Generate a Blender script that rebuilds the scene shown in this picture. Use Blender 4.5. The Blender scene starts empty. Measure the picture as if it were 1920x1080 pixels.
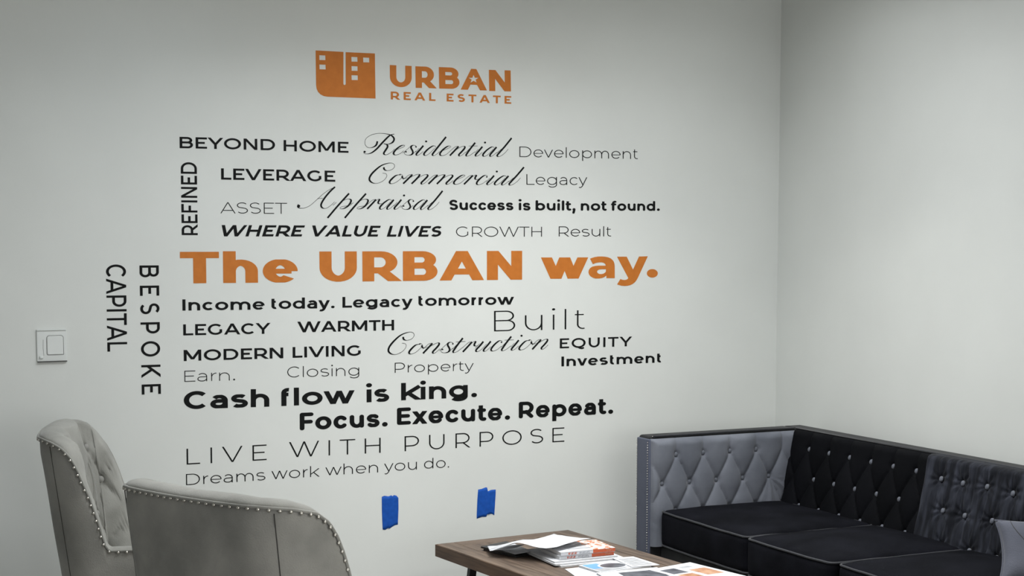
import bpy, bmesh, math, random
from mathutils import Vector, Matrix, noise
random.seed(7)
S = bpy.context.scene
COL = S.collection
PI = math.pi

# ------------------------------------------------------------------ camera
cam_data = bpy.data.cameras.new('camera')
cam = bpy.data.objects.new('camera', cam_data)
COL.objects.link(cam)
cam.location = (-4.1817, -6.0992, 1.60)
cam.rotation_euler = (math.radians(90 - 5.1742), 0, math.radians(-25.24))
cam_data.sensor_width = 36.0
cam_data.lens = 57.5625
cam_data.shift_y = 0.09115
cam_data.clip_start = 0.05
S.camera = cam

# ------------------------------------------------------------------ world, lights, exposure
S.view_settings.view_transform = 'Standard'
S.view_settings.look = 'None'
S.view_settings.exposure = 0.0
S.view_settings.gamma = 1.0
S.view_settings.use_curve_mapping = False
W = bpy.data.worlds.new('world')
S.world = W
W.use_nodes = True
W.node_tree.nodes['Background'].inputs[0].default_value = (0.75, 0.85, 1.0, 1)
W.node_tree.nodes['Background'].inputs[1].default_value = 0.1

def area(name, loc, rot, sx, sy, power, col, spread=180):
    d = bpy.data.lights.new(name, 'AREA')
    d.shape = 'RECTANGLE'; d.size = sx; d.size_y = sy
    d.energy = power; d.color = col; d.spread = math.radians(spread)
    o = bpy.data.objects.new(name, d)
    COL.objects.link(o)
    o.location = loc; o.rotation_euler = [math.radians(a) for a in rot]
    return o
# recessed ceiling panels (0.6 x 1.2 m), plus an added fill light behind the camera
area('ceiling_lamp', (-0.7, -0.9, 2.765), (0, 0, 0), 0.6, 0.6, 4.0, (0.96, 0.985, 1), 150)
area('ceiling_lamp', (-1.7, -0.9, 2.765), (0, 0, 0), 0.6, 0.6, 2.8, (1, 0.99, 0.94), 150)
area('ceiling_lamp', (-2.8, -0.9, 2.765), (0, 0, 0), 0.6, 0.6, 2.3, (0.75, 0.88, 1), 150)
area('ceiling_lamp', (-0.7, -1.6, 2.765), (0, 0, 0), 0.6, 0.6, 4.1, (0.95, 0.97, 1), 150)
area('ceiling_lamp', (-1.7, -1.6, 2.765), (0, 0, 0), 0.6, 0.6, 28, (0.97, 0.985, 1), 150)
area('ceiling_lamp', (-2.8, -1.6, 2.765), (0, 0, 0), 0.6, 0.6, 7.4, (0.95, 0.98, 1), 150)
area('ceiling_lamp', (-2.8, -2.6, 2.765), (0, 0, 0), 0.6, 0.6, 2.9, (0.95, 0.97, 1), 150)
area('ceiling_lamp', (-0.7, -6.0, 2.765), (0, 0, 0), 0.6, 0.6, 114, (1, 0.965, 0.92), 150)
area('ceiling_downlight', (-1.2, -1.1, 2.765), (0, 0, 0), 0.3, 0.3, 8.8, (1.0, 0.98, 0.93), 100)
area('ceiling_downlight', (-2.2, -2.0, 2.765), (0, 0, 0), 0.3, 0.3, 5.8, (1.0, 1.0, 0.98), 100)
area('front_fill_light', (-3.0, -7.9, 1.40), (90, 0, 0), 3.5, 1.6, 61, (0.97, 0.97, 1.0))  # added fill, a broad area light before the solid front wall

# ------------------------------------------------------------------ materials
def srgb(r, g, b):
    f = lambda c: (c / 255 / 12.92) if c / 255 <= 0.04045 else ((c / 255 + 0.055) / 1.055) ** 2.4
    return (f(r), f(g), f(b), 1)

def mat(name, col, rough=0.6, metal=0.0, col2=None, scale=20, stretch=(1, 1, 1), detail=4, bump=0.0,
        bump_scale=60, sheen=0.0, sheen_tint=None, spec=0.5, coord='Object', ramp=(0.35, 0.65)):
    m = bpy.data.materials.new(name)
    m.use_nodes = True
    nt = m.node_tree; n = nt.nodes; l = nt.links
    b = n['Principled BSDF']
    b.inputs['Base Color'].default_value = col
    b.inputs['Roughness'].default_value = rough
    b.inputs['Metallic'].default_value = metal
    b.inputs['Specular IOR Level'].default_value = spec
    if sheen:
        b.inputs['Sheen Weight'].default_value = sheen
        b.inputs['Sheen Roughness'].default_value = 0.35
        if sheen_tint: b.inputs['Sheen Tint'].default_value = sheen_tint
    if col2 or bump:
        tc = n.new('ShaderNodeTexCoord')
        mp = n.new('ShaderNodeMapping'); mp.inputs['Scale'].default_value = stretch
        l.new(tc.outputs[coord], mp.inputs['Vector'])
    if col2:
        nz = n.new('ShaderNodeTexNoise'); nz.inputs['Scale'].default_value = scale
        nz.inputs['Detail'].default_value = detail
        l.new(mp.outputs[0], nz.inputs['Vector'])
        rp = n.new('ShaderNodeValToRGB')
        rp.color_ramp.elements[0].position = ramp[0]; rp.color_ramp.elements[0].color = col
        rp.color_ramp.elements[1].position = ramp[1]; rp.color_ramp.elements[1].color = col2
        l.new(nz.outputs['Fac'], rp.inputs[0]); l.new(rp.outputs[0], b.inputs['Base Color'])
    if bump:
        nb = n.new('ShaderNodeTexNoise'); nb.inputs['Scale'].default_value = bump_scale
        nb.inputs['Detail'].default_value = 3
        l.new(mp.outputs[0], nb.inputs['Vector'])
        bp = n.new('ShaderNodeBump'); bp.inputs['Strength'].default_value = bump
        bp.inputs['Distance'].default_value = 0.002
        l.new(nb.outputs['Fac'], bp.inputs['Height']); l.new(bp.outputs[0], b.inputs['Normal'])
    return m

M = {}
M['wall'] = mat('wall_paint', srgb(214, 217, 214), 0.75, bump=0.12, bump_scale=400, col2=srgb(217, 220, 217), scale=3, spec=0.25)
M['ceil'] = mat('ceiling_paint', srgb(225, 225, 222), 0.9)
M['floor'] = mat('grey_carpet', srgb(120, 118, 114), 0.95, col2=srgb(140, 137, 132), scale=120, bump=0.5, bump_scale=300)
M['trim'] = mat('trim_paint', srgb(225, 225, 222), 0.5, col2=srgb(228, 228, 225), scale=4)
M['black'] = mat('black_vinyl', srgb(15, 17, 17), 0.6, col2=srgb(19, 21, 21), scale=30, spec=0.12)
M['thin'] = mat('thin_black_vinyl', srgb(24, 26, 26), 0.6, col2=srgb(28, 30, 30), scale=30, spec=0.12)
M['orange'] = mat('orange_vinyl', srgb(186, 108, 38), 0.6, col2=srgb(194, 114, 42), scale=30, spec=0.3)
M['tape'] = mat('blue_masking_tape', srgb(8, 72, 160), 0.7, col2=srgb(16, 82, 176), scale=9, stretch=(6, 6, 1), bump=0.3, bump_scale=200, spec=0.3)
M['plastic'] = mat('white_switch_plastic', srgb(212, 216, 214), 0.35, col2=srgb(215, 219, 217), scale=5)
M['slot'] = mat('dark_gap', srgb(70, 70, 68), 0.8, col2=srgb(76, 76, 74), scale=20)
M['chair_out'] = mat('grey_velvet_shell', srgb(134, 134, 130), 0.9, col2=srgb(158, 157, 152), scale=7, detail=8, bump=0.5, bump_scale=260, sheen=0.2, spec=0.2, ramp=(0.35, 0.65))
M['chair_in'] = mat('grey_velvet_padding', srgb(132, 132, 127), 0.9, col2=srgb(152, 152, 147), scale=9, detail=8, bump=0.4, bump_scale=260, sheen=0.3, spec=0.2)
M['seam'] = mat('seam_thread', srgb(58, 57, 55), 0.9, col2=srgb(64, 63, 61), scale=90)
M['nail'] = mat('polished_nickel', srgb(200, 197, 190), 0.25, 1.0, col2=srgb(200, 198, 192), scale=40)
M['leg_wood'] = mat('dark_leg_wood', srgb(40, 28, 22), 0.4, col2=srgb(52, 38, 30), scale=12, stretch=(1, 1, 0.2))
M['slate'] = mat('sofa_velvet_lit', srgb(92, 96, 105), 0.85, col2=srgb(112, 116, 125), scale=6, detail=6, bump=0.35, bump_scale=260, sheen=0.35, spec=0.2)  # sofa velvet, painted lighter where its nap catches the light
M['slate_front'] = mat('sofa_velvet_arm_front', srgb(72, 77, 92), 0.85, col2=srgb(82, 87, 102), scale=6, detail=6, bump=0.35, bump_scale=260, sheen=0.2, spec=0.2)  # same velvet in a darker tone for the arm fronts
M['dark'] = mat('sofa_velvet_shaded_back', srgb(7, 8, 11), 0.8, col2=srgb(13, 14, 18), scale=5, detail=6, bump=0.3, bump_scale=260, sheen=0.0, spec=0.08)  # same velvet as the arms, shaded nap painted near-black
M['brushed'] = mat('brushed_velvet_half_lit', srgb(20, 22, 28), 0.85, col2=srgb(58, 61, 71), scale=16, stretch=(1, 2.2, 0.35), detail=8, bump=0.5, bump_scale=120, sheen=0.08, spec=0.15, ramp=(0.44, 0.80))  # same velvet, half-lit tone painted in along with its brush marks
M['seat'] = mat('sofa_velvet_shaded_seat', srgb(8, 9, 14), 0.85, col2=srgb(18, 19, 25), scale=7, detail=8, bump=0.4, bump_scale=260, sheen=0.0, spec=0.07)  # same velvet again, the shaded look of the cushions in its colour
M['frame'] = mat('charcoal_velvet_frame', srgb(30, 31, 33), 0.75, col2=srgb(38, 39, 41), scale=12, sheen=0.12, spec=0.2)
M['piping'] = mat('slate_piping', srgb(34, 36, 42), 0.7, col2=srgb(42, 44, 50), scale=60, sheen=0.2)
M['btn'] = mat('lit_button_velvet', srgb(84, 88, 98), 0.7, col2=srgb(98, 102, 112), scale=60, sheen=0.3)  # buttons of the same velvet, painted lighter as if catching light
M['btn_slate'] = mat('lit_arm_button_velvet', srgb(82, 86, 95), 0.8, col2=srgb(94, 98, 107), scale=60, sheen=0.2)  # arm buttons take the painted lit tone of the arm pads
M['btn_grey'] = mat('grey_button_velvet', srgb(128, 128, 124), 0.75, col2=srgb(138, 138, 134), scale=60, sheen=0.3)
M['pillow'] = mat('grey_blue_velvet_pillow', srgb(84, 87, 98), 0.85, col2=srgb(100, 103, 114), scale=6, detail=8, bump=0.4, bump_scale=200, sheen=0.3, spec=0.2)
M['wood'] = mat('weathered_brown_wood', srgb(78, 66, 57), 0.55, col2=srgb(112, 97, 84), scale=9, stretch=(9, 0.7, 9), detail=9, bump=0.4, bump_scale=30, spec=0.35)
M['wood2'] = mat('weathered_brown_wood_dark', srgb(70, 59, 51), 0.55, col2=srgb(104, 89, 77), scale=8, stretch=(9, 0.7, 9), detail=9, bump=0.4, bump_scale=30, spec=0.35)
M['wood_x'] = mat('weathered_brown_wood_cross', srgb(74, 62, 53), 0.55, col2=srgb(108, 92, 79), scale=9, stretch=(0.7, 9, 9), detail=9, bump=0.4, bump_scale=30, spec=0.35)
M['wood_side'] = mat('brown_wood_apron', srgb(72, 52, 38), 0.5, col2=srgb(98, 74, 56), scale=9, stretch=(2, 0.7, 9), detail=8, spec=0.35)
M['steel'] = mat('black_steel', srgb(24, 26, 27), 0.4, 0.6, col2=srgb(30, 32, 33), scale=30)
M['paper'] = mat('white_paper', srgb(194, 196, 200), 0.6, col2=srgb(200, 202, 206), scale=3)
M['pages'] = mat('page_edges', srgb(196, 196, 196), 0.8, col2=srgb(222, 222, 222), scale=30, stretch=(0.2, 0.2, 40))
M['folder'] = mat('black_folder_card', srgb(18, 19, 20), 0.4, col2=srgb(24, 25, 26), scale=8)
M['book_orange'] = mat('orange_brown_print', srgb(176, 76, 40), 0.45, col2=srgb(186, 84, 46), scale=12)
M['print_mix'] = mat('orange_white_cover_print', srgb(190, 104, 62), 0.45, col2=srgb(232, 226, 220), scale=55, detail=2, ramp=(0.45, 0.52))
M['print_grey'] = mat('grey_print', srgb(150, 152, 156), 0.5, col2=srgb(170, 172, 176), scale=60)
M['print_dark'] = mat('dark_photo_print', srgb(52, 54, 62), 0.4, col2=srgb(96, 98, 106), scale=24)
M['print_blue'] = mat('light_blue_print', srgb(96, 150, 216), 0.45, col2=srgb(108, 160, 222), scale=12)
M['print_tan'] = mat('tan_photo_print', srgb(160, 108, 76), 0.45, col2=srgb(190, 150, 120), scale=30)

# ------------------------------------------------------------------ helpers
def obj(name, verts, faces, m, parent=None, smooth=False, loc=None):
    me = bpy.data.meshes.new(name)
    me.from_pydata(verts, [], faces)
    me.materials.append(M[m] if isinstance(m, str) else m)
    if smooth: me.polygons.foreach_set('use_smooth', [True] * len(me.polygons))
    me.update()
    o = bpy.data.objects.new(name, me)
    COL.objects.link(o)
    if loc: o.location = loc
    if parent: o.parent = parent
    return o
def thing(name, label, cat, loc=(0, 0, 0), rz=0, group=None):
    o = bpy.data.objects.new(name, None)
    COL.objects.link(o); o.empty_display_size = 0.1
    o.location = loc; o.rotation_euler = (0, 0, rz)
    return tag(o, label, cat, group)
def tag(o, label, cat, group=None):
    o['label'] = label; o['category'] = cat
    if group: o['group'] = group
    return o
def struct(o):
    o['kind'] = 'structure'; return o
def share(src, name, loc, parent, rot=None, scale=None):
    o = bpy.data.objects.new(name, src.data)
    COL.objects.link(o); o.parent = parent; o.location = loc
    if rot is not None: o.rotation_euler = rot
    if scale: o.scale = scale
    return o
def box(x0, x1, y0, y1, z0, z1):
    v = [(x, y, z) for x in (x0, x1) for y in (y0, y1) for z in (z0, z1)]
    f = [(0, 1, 3, 2), (4, 6, 7, 5), (0, 4, 5, 1), (2, 3, 7, 6), (0, 2, 6, 4), (1, 5, 7, 3)]
    return v, f
def fix(o):
    bm = bmesh.new(); bm.from_mesh(o.data)
    bmesh.ops.remove_doubles(bm, verts=bm.verts, dist=1e-6)
    bmesh.ops.recalc_face_normals(bm, faces=bm.faces)
    bm.to_mesh(o.data); bm.free(); return o
def rbox(c, size, r, n=8, fn=None):
    """rounded box: centre, full size, corner radius; fn(x,y,z,u,v,w) may shape every point"""
    vs, fs, idx = [], [], {}
    half = [s / 2 for s in size]
    # sample positions along an axis: dense in the rounded ends, even between
    def samples(h, k):
        a = [-h + r * (1 - math.cos(t * PI / 2 / 4)) for t in range(5)]
        mid = [(-h + r) + (2 * h - 2 * r) * t / k for t in range(1, k)]
        return a + mid + [-q for q in reversed(a)]
    sm = [samples(h, n) for h in half]
    def put(p):
        q = [max(-(half[i] - r), min(half[i] - r, p[i])) for i in range(3)]
        d = Vector([p[i] - q[i] for i in range(3)])
        d = d.normalized() * r if d.length > 1e-9 else d
        w = [q[i] + d[i] for i in range(3)]
        if fn: w = fn(*w, *[w[i] / half[i] for i in range(3)])
        key = tuple(round(t, 6) for t in p)
        if key not in idx:
            idx[key] = len(vs); vs.append((w[0] + c[0], w[1] + c[1], w[2] + c[2]))
        return idx[key]
    for ax in range(3):
        a, b = (ax + 1) % 3, (ax + 2) % 3
        for sgn in (-1, 1):
            for i in range(len(sm[a]) - 1):
                for j in range(len(sm[b]) - 1):
                    q = []
                    for (ii, jj) in ((i, j), (i + 1, j), (i + 1, j + 1), (i, j + 1)):
                        p = [0, 0, 0]; p[ax] = sgn * half[ax]; p[a] = sm[a][ii]; p[b] = sm[b][jj]
                        q.append(put(p))
                    if sgn < 0: q.reverse()
                    if len(set(q)) == 4: fs.append(tuple(q))
    return vs, fs
def tube(pts, r, seg=8, closed=False):
    vs, fs = [], []
    n = len(pts); P = [Vector(p) for p in pts]
    up = Vector((0.123, 0.31, 0.94)).normalized()
    for i in range(n):
        a = P[(i - 1) % n] if (closed or i > 0) else P[i]
        b = P[(i + 1) % n] if (closed or i < n - 1) else P[i]
        t = (b - a).normalized()
        s = t.cross(up)
        if s.length < 1e-4: s = t.cross(Vector((1, 0, 0)))
        s.normalize(); q = s.cross(t)
        for k in range(seg):
            an = 2 * PI * k / seg
            vs.append(tuple(P[i] + s * math.cos(an) * r + q * math.sin(an) * r))
    for i in range(n if closed else n - 1):
        j = (i + 1) % n
        for k in range(seg):
            k2 = (k + 1) % seg
            fs.append((i * seg + k, j * seg + k, j * seg + k2, i * seg + k2))
    if not closed:
        fs.append(tuple(range(seg))); fs.append(tuple(reversed(range((n - 1) * seg, n * seg))))
    return vs, fs
def dome(r, hgt, seg=10, rings=4):
    vs, fs = [], []
    for i in range(rings):
        a = i / rings * PI / 2
        for k in range(seg):
            t = 2 * PI * k / seg
            vs.append((r * math.cos(a) * math.cos(t), r * math.cos(a) * math.sin(t), hgt * math.sin(a)))
    vs.append((0, 0, hgt))
    for i in range(rings - 1):
        for k in range(seg):
            k2 = (k + 1) % seg
            fs.append((i * seg + k, i * seg + k2, (i + 1) * seg + k2, (i + 1) * seg + k))
    for k in range(seg): fs.append(((rings - 1) * seg + k, (rings - 1) * seg + (k + 1) % seg, rings * seg))
    fs.append(tuple(reversed(range(seg))))
    return vs, fs
def join(*parts):
    vs, fs = [], []
    for v, f in parts:
        o = len(vs); vs += list(v); fs += [tuple(i + o for i in q) for q in f]
    return vs, fs
def aim(n):
    return Vector(n).to_track_quat('Z', 'Y').to_euler()
def catmull(P, k=8):
    out = []
    for i in range(len(P) - 1):
        p0 = P[max(i - 1, 0)]; p1 = P[i]; p2 = P[i + 1]; p3 = P[min(i + 2, len(P) - 1)]
        for j in range(k):
            t = j / k
            out.append(tuple(0.5 * ((2 * p1[c]) + (-p0[c] + p2[c]) * t + (2 * p0[c] - 5 * p1[c] + 4 * p2[c] - p3[c]) * t * t
                             + (-p0[c] + 3 * p1[c] - 3 * p2[c] + p3[c]) * t ** 3) for c in range(len(p1))))
    out.append(tuple(P[-1])); return out

# ------------------------------------------------------------------ room shell
RX0, RY0, CEIL = -6.0, -8.0, 2.78
struct(obj('floor', *box(RX0 - .1, 0.12, RY0 - .1, 0.12, -0.1, 0), 'floor'))
struct(obj('ceiling', *box(RX0 - .1, 0.12, RY0 - .1, 0.12, CEIL, CEIL + 0.1), 'ceil'))
struct(obj('wall_back', *box(RX0 - .1, 0.0, 0.0, 0.12, 0, CEIL), 'wall'))
struct(obj('wall_right', *box(0.0, 0.12, RY0, 0.12, 0, CEIL), 'wall'))
struct(obj('wall_left', *join(box(RX0 - .12, RX0, RY0, 0.0, 0, 0.7), box(RX0 - .12, RX0, RY0, 0.0, 2.2, CEIL),
      box(RX0 - .12, RX0, RY0, -5.4, 0.7, 2.2), box(RX0 - .12, RX0, -3.2, 0.0, 0.7, 2.2)), 'wall'))
struct(obj('wall_front', *box(RX0 - .1, 0.12, RY0 - .12, RY0, 0, CEIL), 'wall'))
struct(obj('baseboard_back', *box(RX0, 0, -0.014, 0, 0, 0.1), 'trim'))
struct(obj('baseboard_right', *box(-0.014, 0, RY0, -0.014, 0, 0.1), 'trim'))
struct(obj('baseboard_left', *box(RX0, RX0 + 0.014, RY0, -0.014, 0, 0.1), 'trim'))
LETTERING = [
    ("bold black capitals 'BEYOND HOME' at the top left of the wall lettering", 'sans', 0, 'black', 0.0419, 0.01008, 0.00726, [('BEYOND', -2.6764, 1.9155, -2.3083, 1.9149), ('HOME', -2.2742, 1.9131, -2.0117, 1.9117)]),
    ("thin grey word 'Development' at the right end of the top line", 'sans', 0, 'thin', 0.0425, 0.00426, 0.00308, [('Development', -1.2731, 1.9102, -0.7173, 1.9124)]),
    ("bold black capitals 'LEVERAGE' in the second line", 'sans', 0, 'black', 0.0422, 0.01059, 0.00751, [('LEVERAGE', -2.5206, 1.8013, -2.0672, 1.7991)]),
    ("thin grey word 'Legacy' beside the script word Commercial", 'sans', 0, 'thin', 0.0430, 0.00421, 0.00307, [('Legacy', -1.241, 1.7979, -0.9589, 1.7999)]),
    ("thin black capitals 'ASSET' at the left of the third line", 'sans', 0, 'thin', 0.0417, 0.00356, 0.00283, [('ASSET', -2.5255, 1.6745, -2.2635, 1.6736)]),
    ("rounded bold black phrase 'Success is built, not found.'", 'round', 0, 'black', 0.0414, 0.01164, 0.00836, [('Success', -1.5852, 1.6923, -1.3004, 1.6932), ('is', -1.2774, 1.6931, -1.2227, 1.6927), ('built,', -1.1994, 1.6929, -1.0137, 1.6931), ('not', -0.9891, 1.6932, -0.8658, 1.6935), ('found.', -0.8453, 1.6936, -0.6078, 1.6945)]),
    ("slanted heavy black capitals 'WHERE VALUE LIVES' above the orange slogan", 'italic', 0, 'black', 0.0427, 0.01225, 0.00850, [('WHERE', -2.5214, 1.5875, -2.1923, 1.5868), ('VALUE', -2.1632, 1.5868, -1.8799, 1.5861), ('LIVES', -1.8551, 1.5859, -1.6194, 1.5853)]),
    ("thin grey capitals 'GROWTH' above the orange slogan", 'sans', 0, 'thin', 0.0408, 0.00408, 0.00304, [('GROWTH', -1.5564, 1.5854, -1.1698, 1.5851)]),
    ("thin grey word 'Result' at the right end above the orange slogan", 'sans', 0, 'thin', 0.0418, 0.00429, 0.00312, [('Result', -1.0919, 1.5859, -0.8439, 1.5861)]),
    ('huge extra bold orange slogan ending in a full stop, across the middle of the wall', 'sans', 6, 'orange', 0.1183, 0.04963, 0.02387, [('The', -2.6835, 1.4117, -2.224, 1.4099), ('URBAN', -2.1354, 1.4104, -1.2607, 1.4088), ('w', -1.1749, 1.4108, -0.9533, 1.4098)]),
    ("bold black line 'Income today. Legacy tomorrow' right below the orange slogan", 'sans', 0, 'black', 0.0424, 0.01196, 0.00776, [('Income', -2.6772, 1.3095, -2.3579, 1.3073), ('today.', -2.3307, 1.3085, -2.0749, 1.307), ('Legacy', -2.0427, 1.3082, -1.746, 1.3065), ('tomorrow', -1.7214, 1.3088, -1.2972, 1.3068)]),
    ("bold black capitals 'LEGACY' at the left, below the line about income", 'sans', 0, 'black', 0.0417, 0.01038, 0.00733, [('LEGACY', -2.6757, 1.216, -2.3356, 1.2137)]),
    ("bold black capitals 'WARMTH' to the right of the capitals LEGACY", 'sans', 0, 'black', 0.0418, 0.01107, 0.00756, [('WARMTH', -2.2279, 1.2157, -1.8263, 1.2141)]),
    ("large thin widely spaced black word 'Built'", 'sans', 110, 'black', 0.0839, 0.00741, 0.00444, [('Built', -1.388, 1.1984, -0.968, 1.1985)]),
    ("bold black capitals 'MODERN LIVING' at the left margin", 'sans', 0, 'black', 0.0419, 0.01108, 0.00764, [('MODERN', -2.6754, 1.119, -2.2861, 1.1171), ('LIVING', -2.2483, 1.1175, -1.9683, 1.1171)]),
    ("bold black spaced capitals 'EQUITY' beside the script word Construction", 'sans', 55, 'black', 0.0414, 0.01048, 0.00678, [('EQUITY', -1.0856, 1.1194, -0.7393, 1.1186)]),
    ("bold black word 'Investment' at the right end below EQUITY", 'sans', 15, 'black', 0.0414, 0.01239, 0.00774, [('Investment', -1.0778, 1.0434, -0.5951, 1.0438)]),
    ("thin grey word 'Earn.' at the left margin above Cash flow", 'sans', 10, 'thin', 0.0417, 0.00351, 0.00285, [('Earn.', -2.6744, 1.0404, -2.4784, 1.0388)]),
    ("thin grey word 'Closing' between Earn and Property", 'sans', 10, 'thin', 0.0420, 0.00373, 0.00294, [('Closing', -2.271, 1.0416, -1.9754, 1.0388)]),
    ("thin grey word 'Property' below the script word Construction", 'sans', 10, 'thin', 0.0402, 0.00396, 0.00303, [('Property', -1.825, 1.0437, -1.48, 1.0408)]),
    ("large bold black phrase 'Cash flow is king.'", 'sans', -12, 'black', 0.0685, 0.02071, 0.01391, [('Cash', -2.6788, 0.9359, -2.3446, 0.9313), ('flow', -2.2963, 0.9314, -1.9952, 0.9295), ('is', -1.9472, 0.9303, -1.8493, 0.9299), ('king.', -1.7983, 0.9319, -1.4652, 0.931)]),
    ("rounded extra bold black phrase 'Focus. Execute. Repeat.'", 'round', 8, 'black', 0.0689, 0.01941, 0.01445, [('Focus.', -2.2231, 0.8324, -1.8566, 0.8296), ('Execute.', -1.8168, 0.8334, -1.3155, 0.8307), ('Repeat.', -1.2758, 0.8335, -0.8296, 0.8325)]),
    ("large thin spaced black capitals 'LIVE WITH PURPOSE'", 'sans', 225, 'black', 0.0605, 0.00612, 0.00451, [('LIVE', -2.6716, 0.725, -2.358, 0.724), ('WITH', -2.2677, 0.7283, -1.8874, 0.7251), ('PURPOSE', -1.7845, 0.7255, -1.063, 0.7251)]),
    ("thin black line 'Dreams work when you do.', lowest line of lettering", 'sans', 12, 'black', 0.0423, 0.00417, 0.00317, [('Dreams', -2.6753, 0.6464, -2.364, 0.6457), ('work', -2.3398, 0.6474, -2.1437, 0.6456), ('when', -2.1201, 0.6484, -1.8989, 0.6466), ('you', -1.8728, 0.6486, -1.732, 0.6479), ('do.', -1.7006, 0.649, -1.5903, 0.6477)]),
    ("vertical black capitals 'REFINED' reading upwards at the left margin", 'sans', 0, 'black', 0.0609, 0.00757, 0.00935, [('REFINED', -2.6137, 1.5924, -2.6128, 1.8636)]),
    ("vertical black capitals 'CAPITAL' reading downwards, leftmost of the wall lettering", 'sans', 0, 'black', 0.0732, 0.00826, 0.01013, [('CAPITAL', -2.9585, 1.4847, -2.9601, 1.1635)]),
    ("vertical spaced black capitals 'BESPOKE' reading downwards beside the orange slogan", 'sans', 290, 'black', 0.0720, 0.00855, 0.01032, [('BESPOKE', -2.8353, 1.4803, -2.8364, 0.9986)]),
]
SCRIPT_WORDS = [
    ("flowing black script word 'Residential' in the top line", 'Residential', 0.0376, (-1.9502, 1.9075, -1.3064, 1.9117)),
    ("flowing black script word 'Commercial' in the second line", 'Commercial', 0.0366, (-1.9278, 1.7954, -1.2508, 1.7967)),
    ("flowing black script word 'Appraisal' beside ASSET", 'Appraisal', 0.0374, (-2.2216, 1.6951, -1.6131, 1.6947)),
    ("flowing black script word 'Construction' beside EQUITY", 'Construction', 0.0399, (-1.8529, 1.1177, -1.1384, 1.1199)),
]
EMBLEM_OUTLINE = [(-2.1417, 2.2996), (-2.0289, 2.2992), (-2.0304, 2.1777), (-2.0292, 2.174), (-2.0257, 2.1723), (-2.0221, 2.1738), (-2.0206, 2.1781), (-2.0199, 2.2987), (-1.8992, 2.2991), (-1.898, 2.1249), (-2.0956, 2.1252), (-2.1105, 2.127), (-2.1238, 2.1331), (-2.1341, 2.143), (-2.1394, 2.1549), (-2.1412, 2.1679)]
EMBLEM_WINDOWS = [[(-2.1271, 2.2821), (-2.1028, 2.2823), (-2.1025, 2.2646), (-2.1268, 2.264)], [(-2.127, 2.2468), (-2.1022, 2.2469), (-2.1019, 2.2292), (-2.1267, 2.2286)], [(-1.9965, 2.2815), (-1.9718, 2.2817), (-1.9715, 2.2643), (-1.9962, 2.2637)], [(-1.9481, 2.2813), (-1.9232, 2.2815), (-1.9229, 2.2636), (-1.9477, 2.263)], [(-1.9963, 2.2463), (-1.9716, 2.2464), (-1.9713, 2.229), (-1.996, 2.2284)], [(-1.9967, 2.2115), (-1.9709, 2.2116), (-1.9706, 2.1937), (-1.9963, 2.1932)]]
LOGO_LETTERS = [('U', -1.8372, 2.1732, -1.7451, 2.1733), ('R', -1.7284, 2.173, -1.6381, 2.1739), ('B', -1.6275, 2.1739, -1.5392, 2.1752), ('N', -1.4087, 2.1722, -1.3113, 2.1738)]
LOGO_CAP = 0.0842; LOGO_STEM = 0.0272; LOGO_BAR = 0.0184
LOGO_A = [(-1.5339, 2.1734), (-1.4881, 2.2573), (-1.4654, 2.2573), (-1.4185, 2.1738), (-1.4489, 2.1732), (-1.4623, 2.1941), (-1.4914, 2.1945), (-1.5028, 2.1736)]
LOGO_STAR = [(-1.4773, 2.2341), (-1.4828, 2.2222), (-1.4994, 2.2213), (-1.4861, 2.2145), (-1.491, 2.2025), (-1.4774, 2.2101), (-1.4638, 2.2036), (-1.4687, 2.2152), (-1.4553, 2.2231), (-1.472, 2.2226)]
LOGO_LINE = [('REAL', -1.8339, 2.1238, -1.6436, 2.1241), ('ESTATE', -1.5954, 2.1243, -1.3102, 2.124)]; LOGO_LINE_CAP = 0.0310; LOGO_LINE_STEM = 0.00906; LOGO_LINE_BAR = 0.00629
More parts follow.
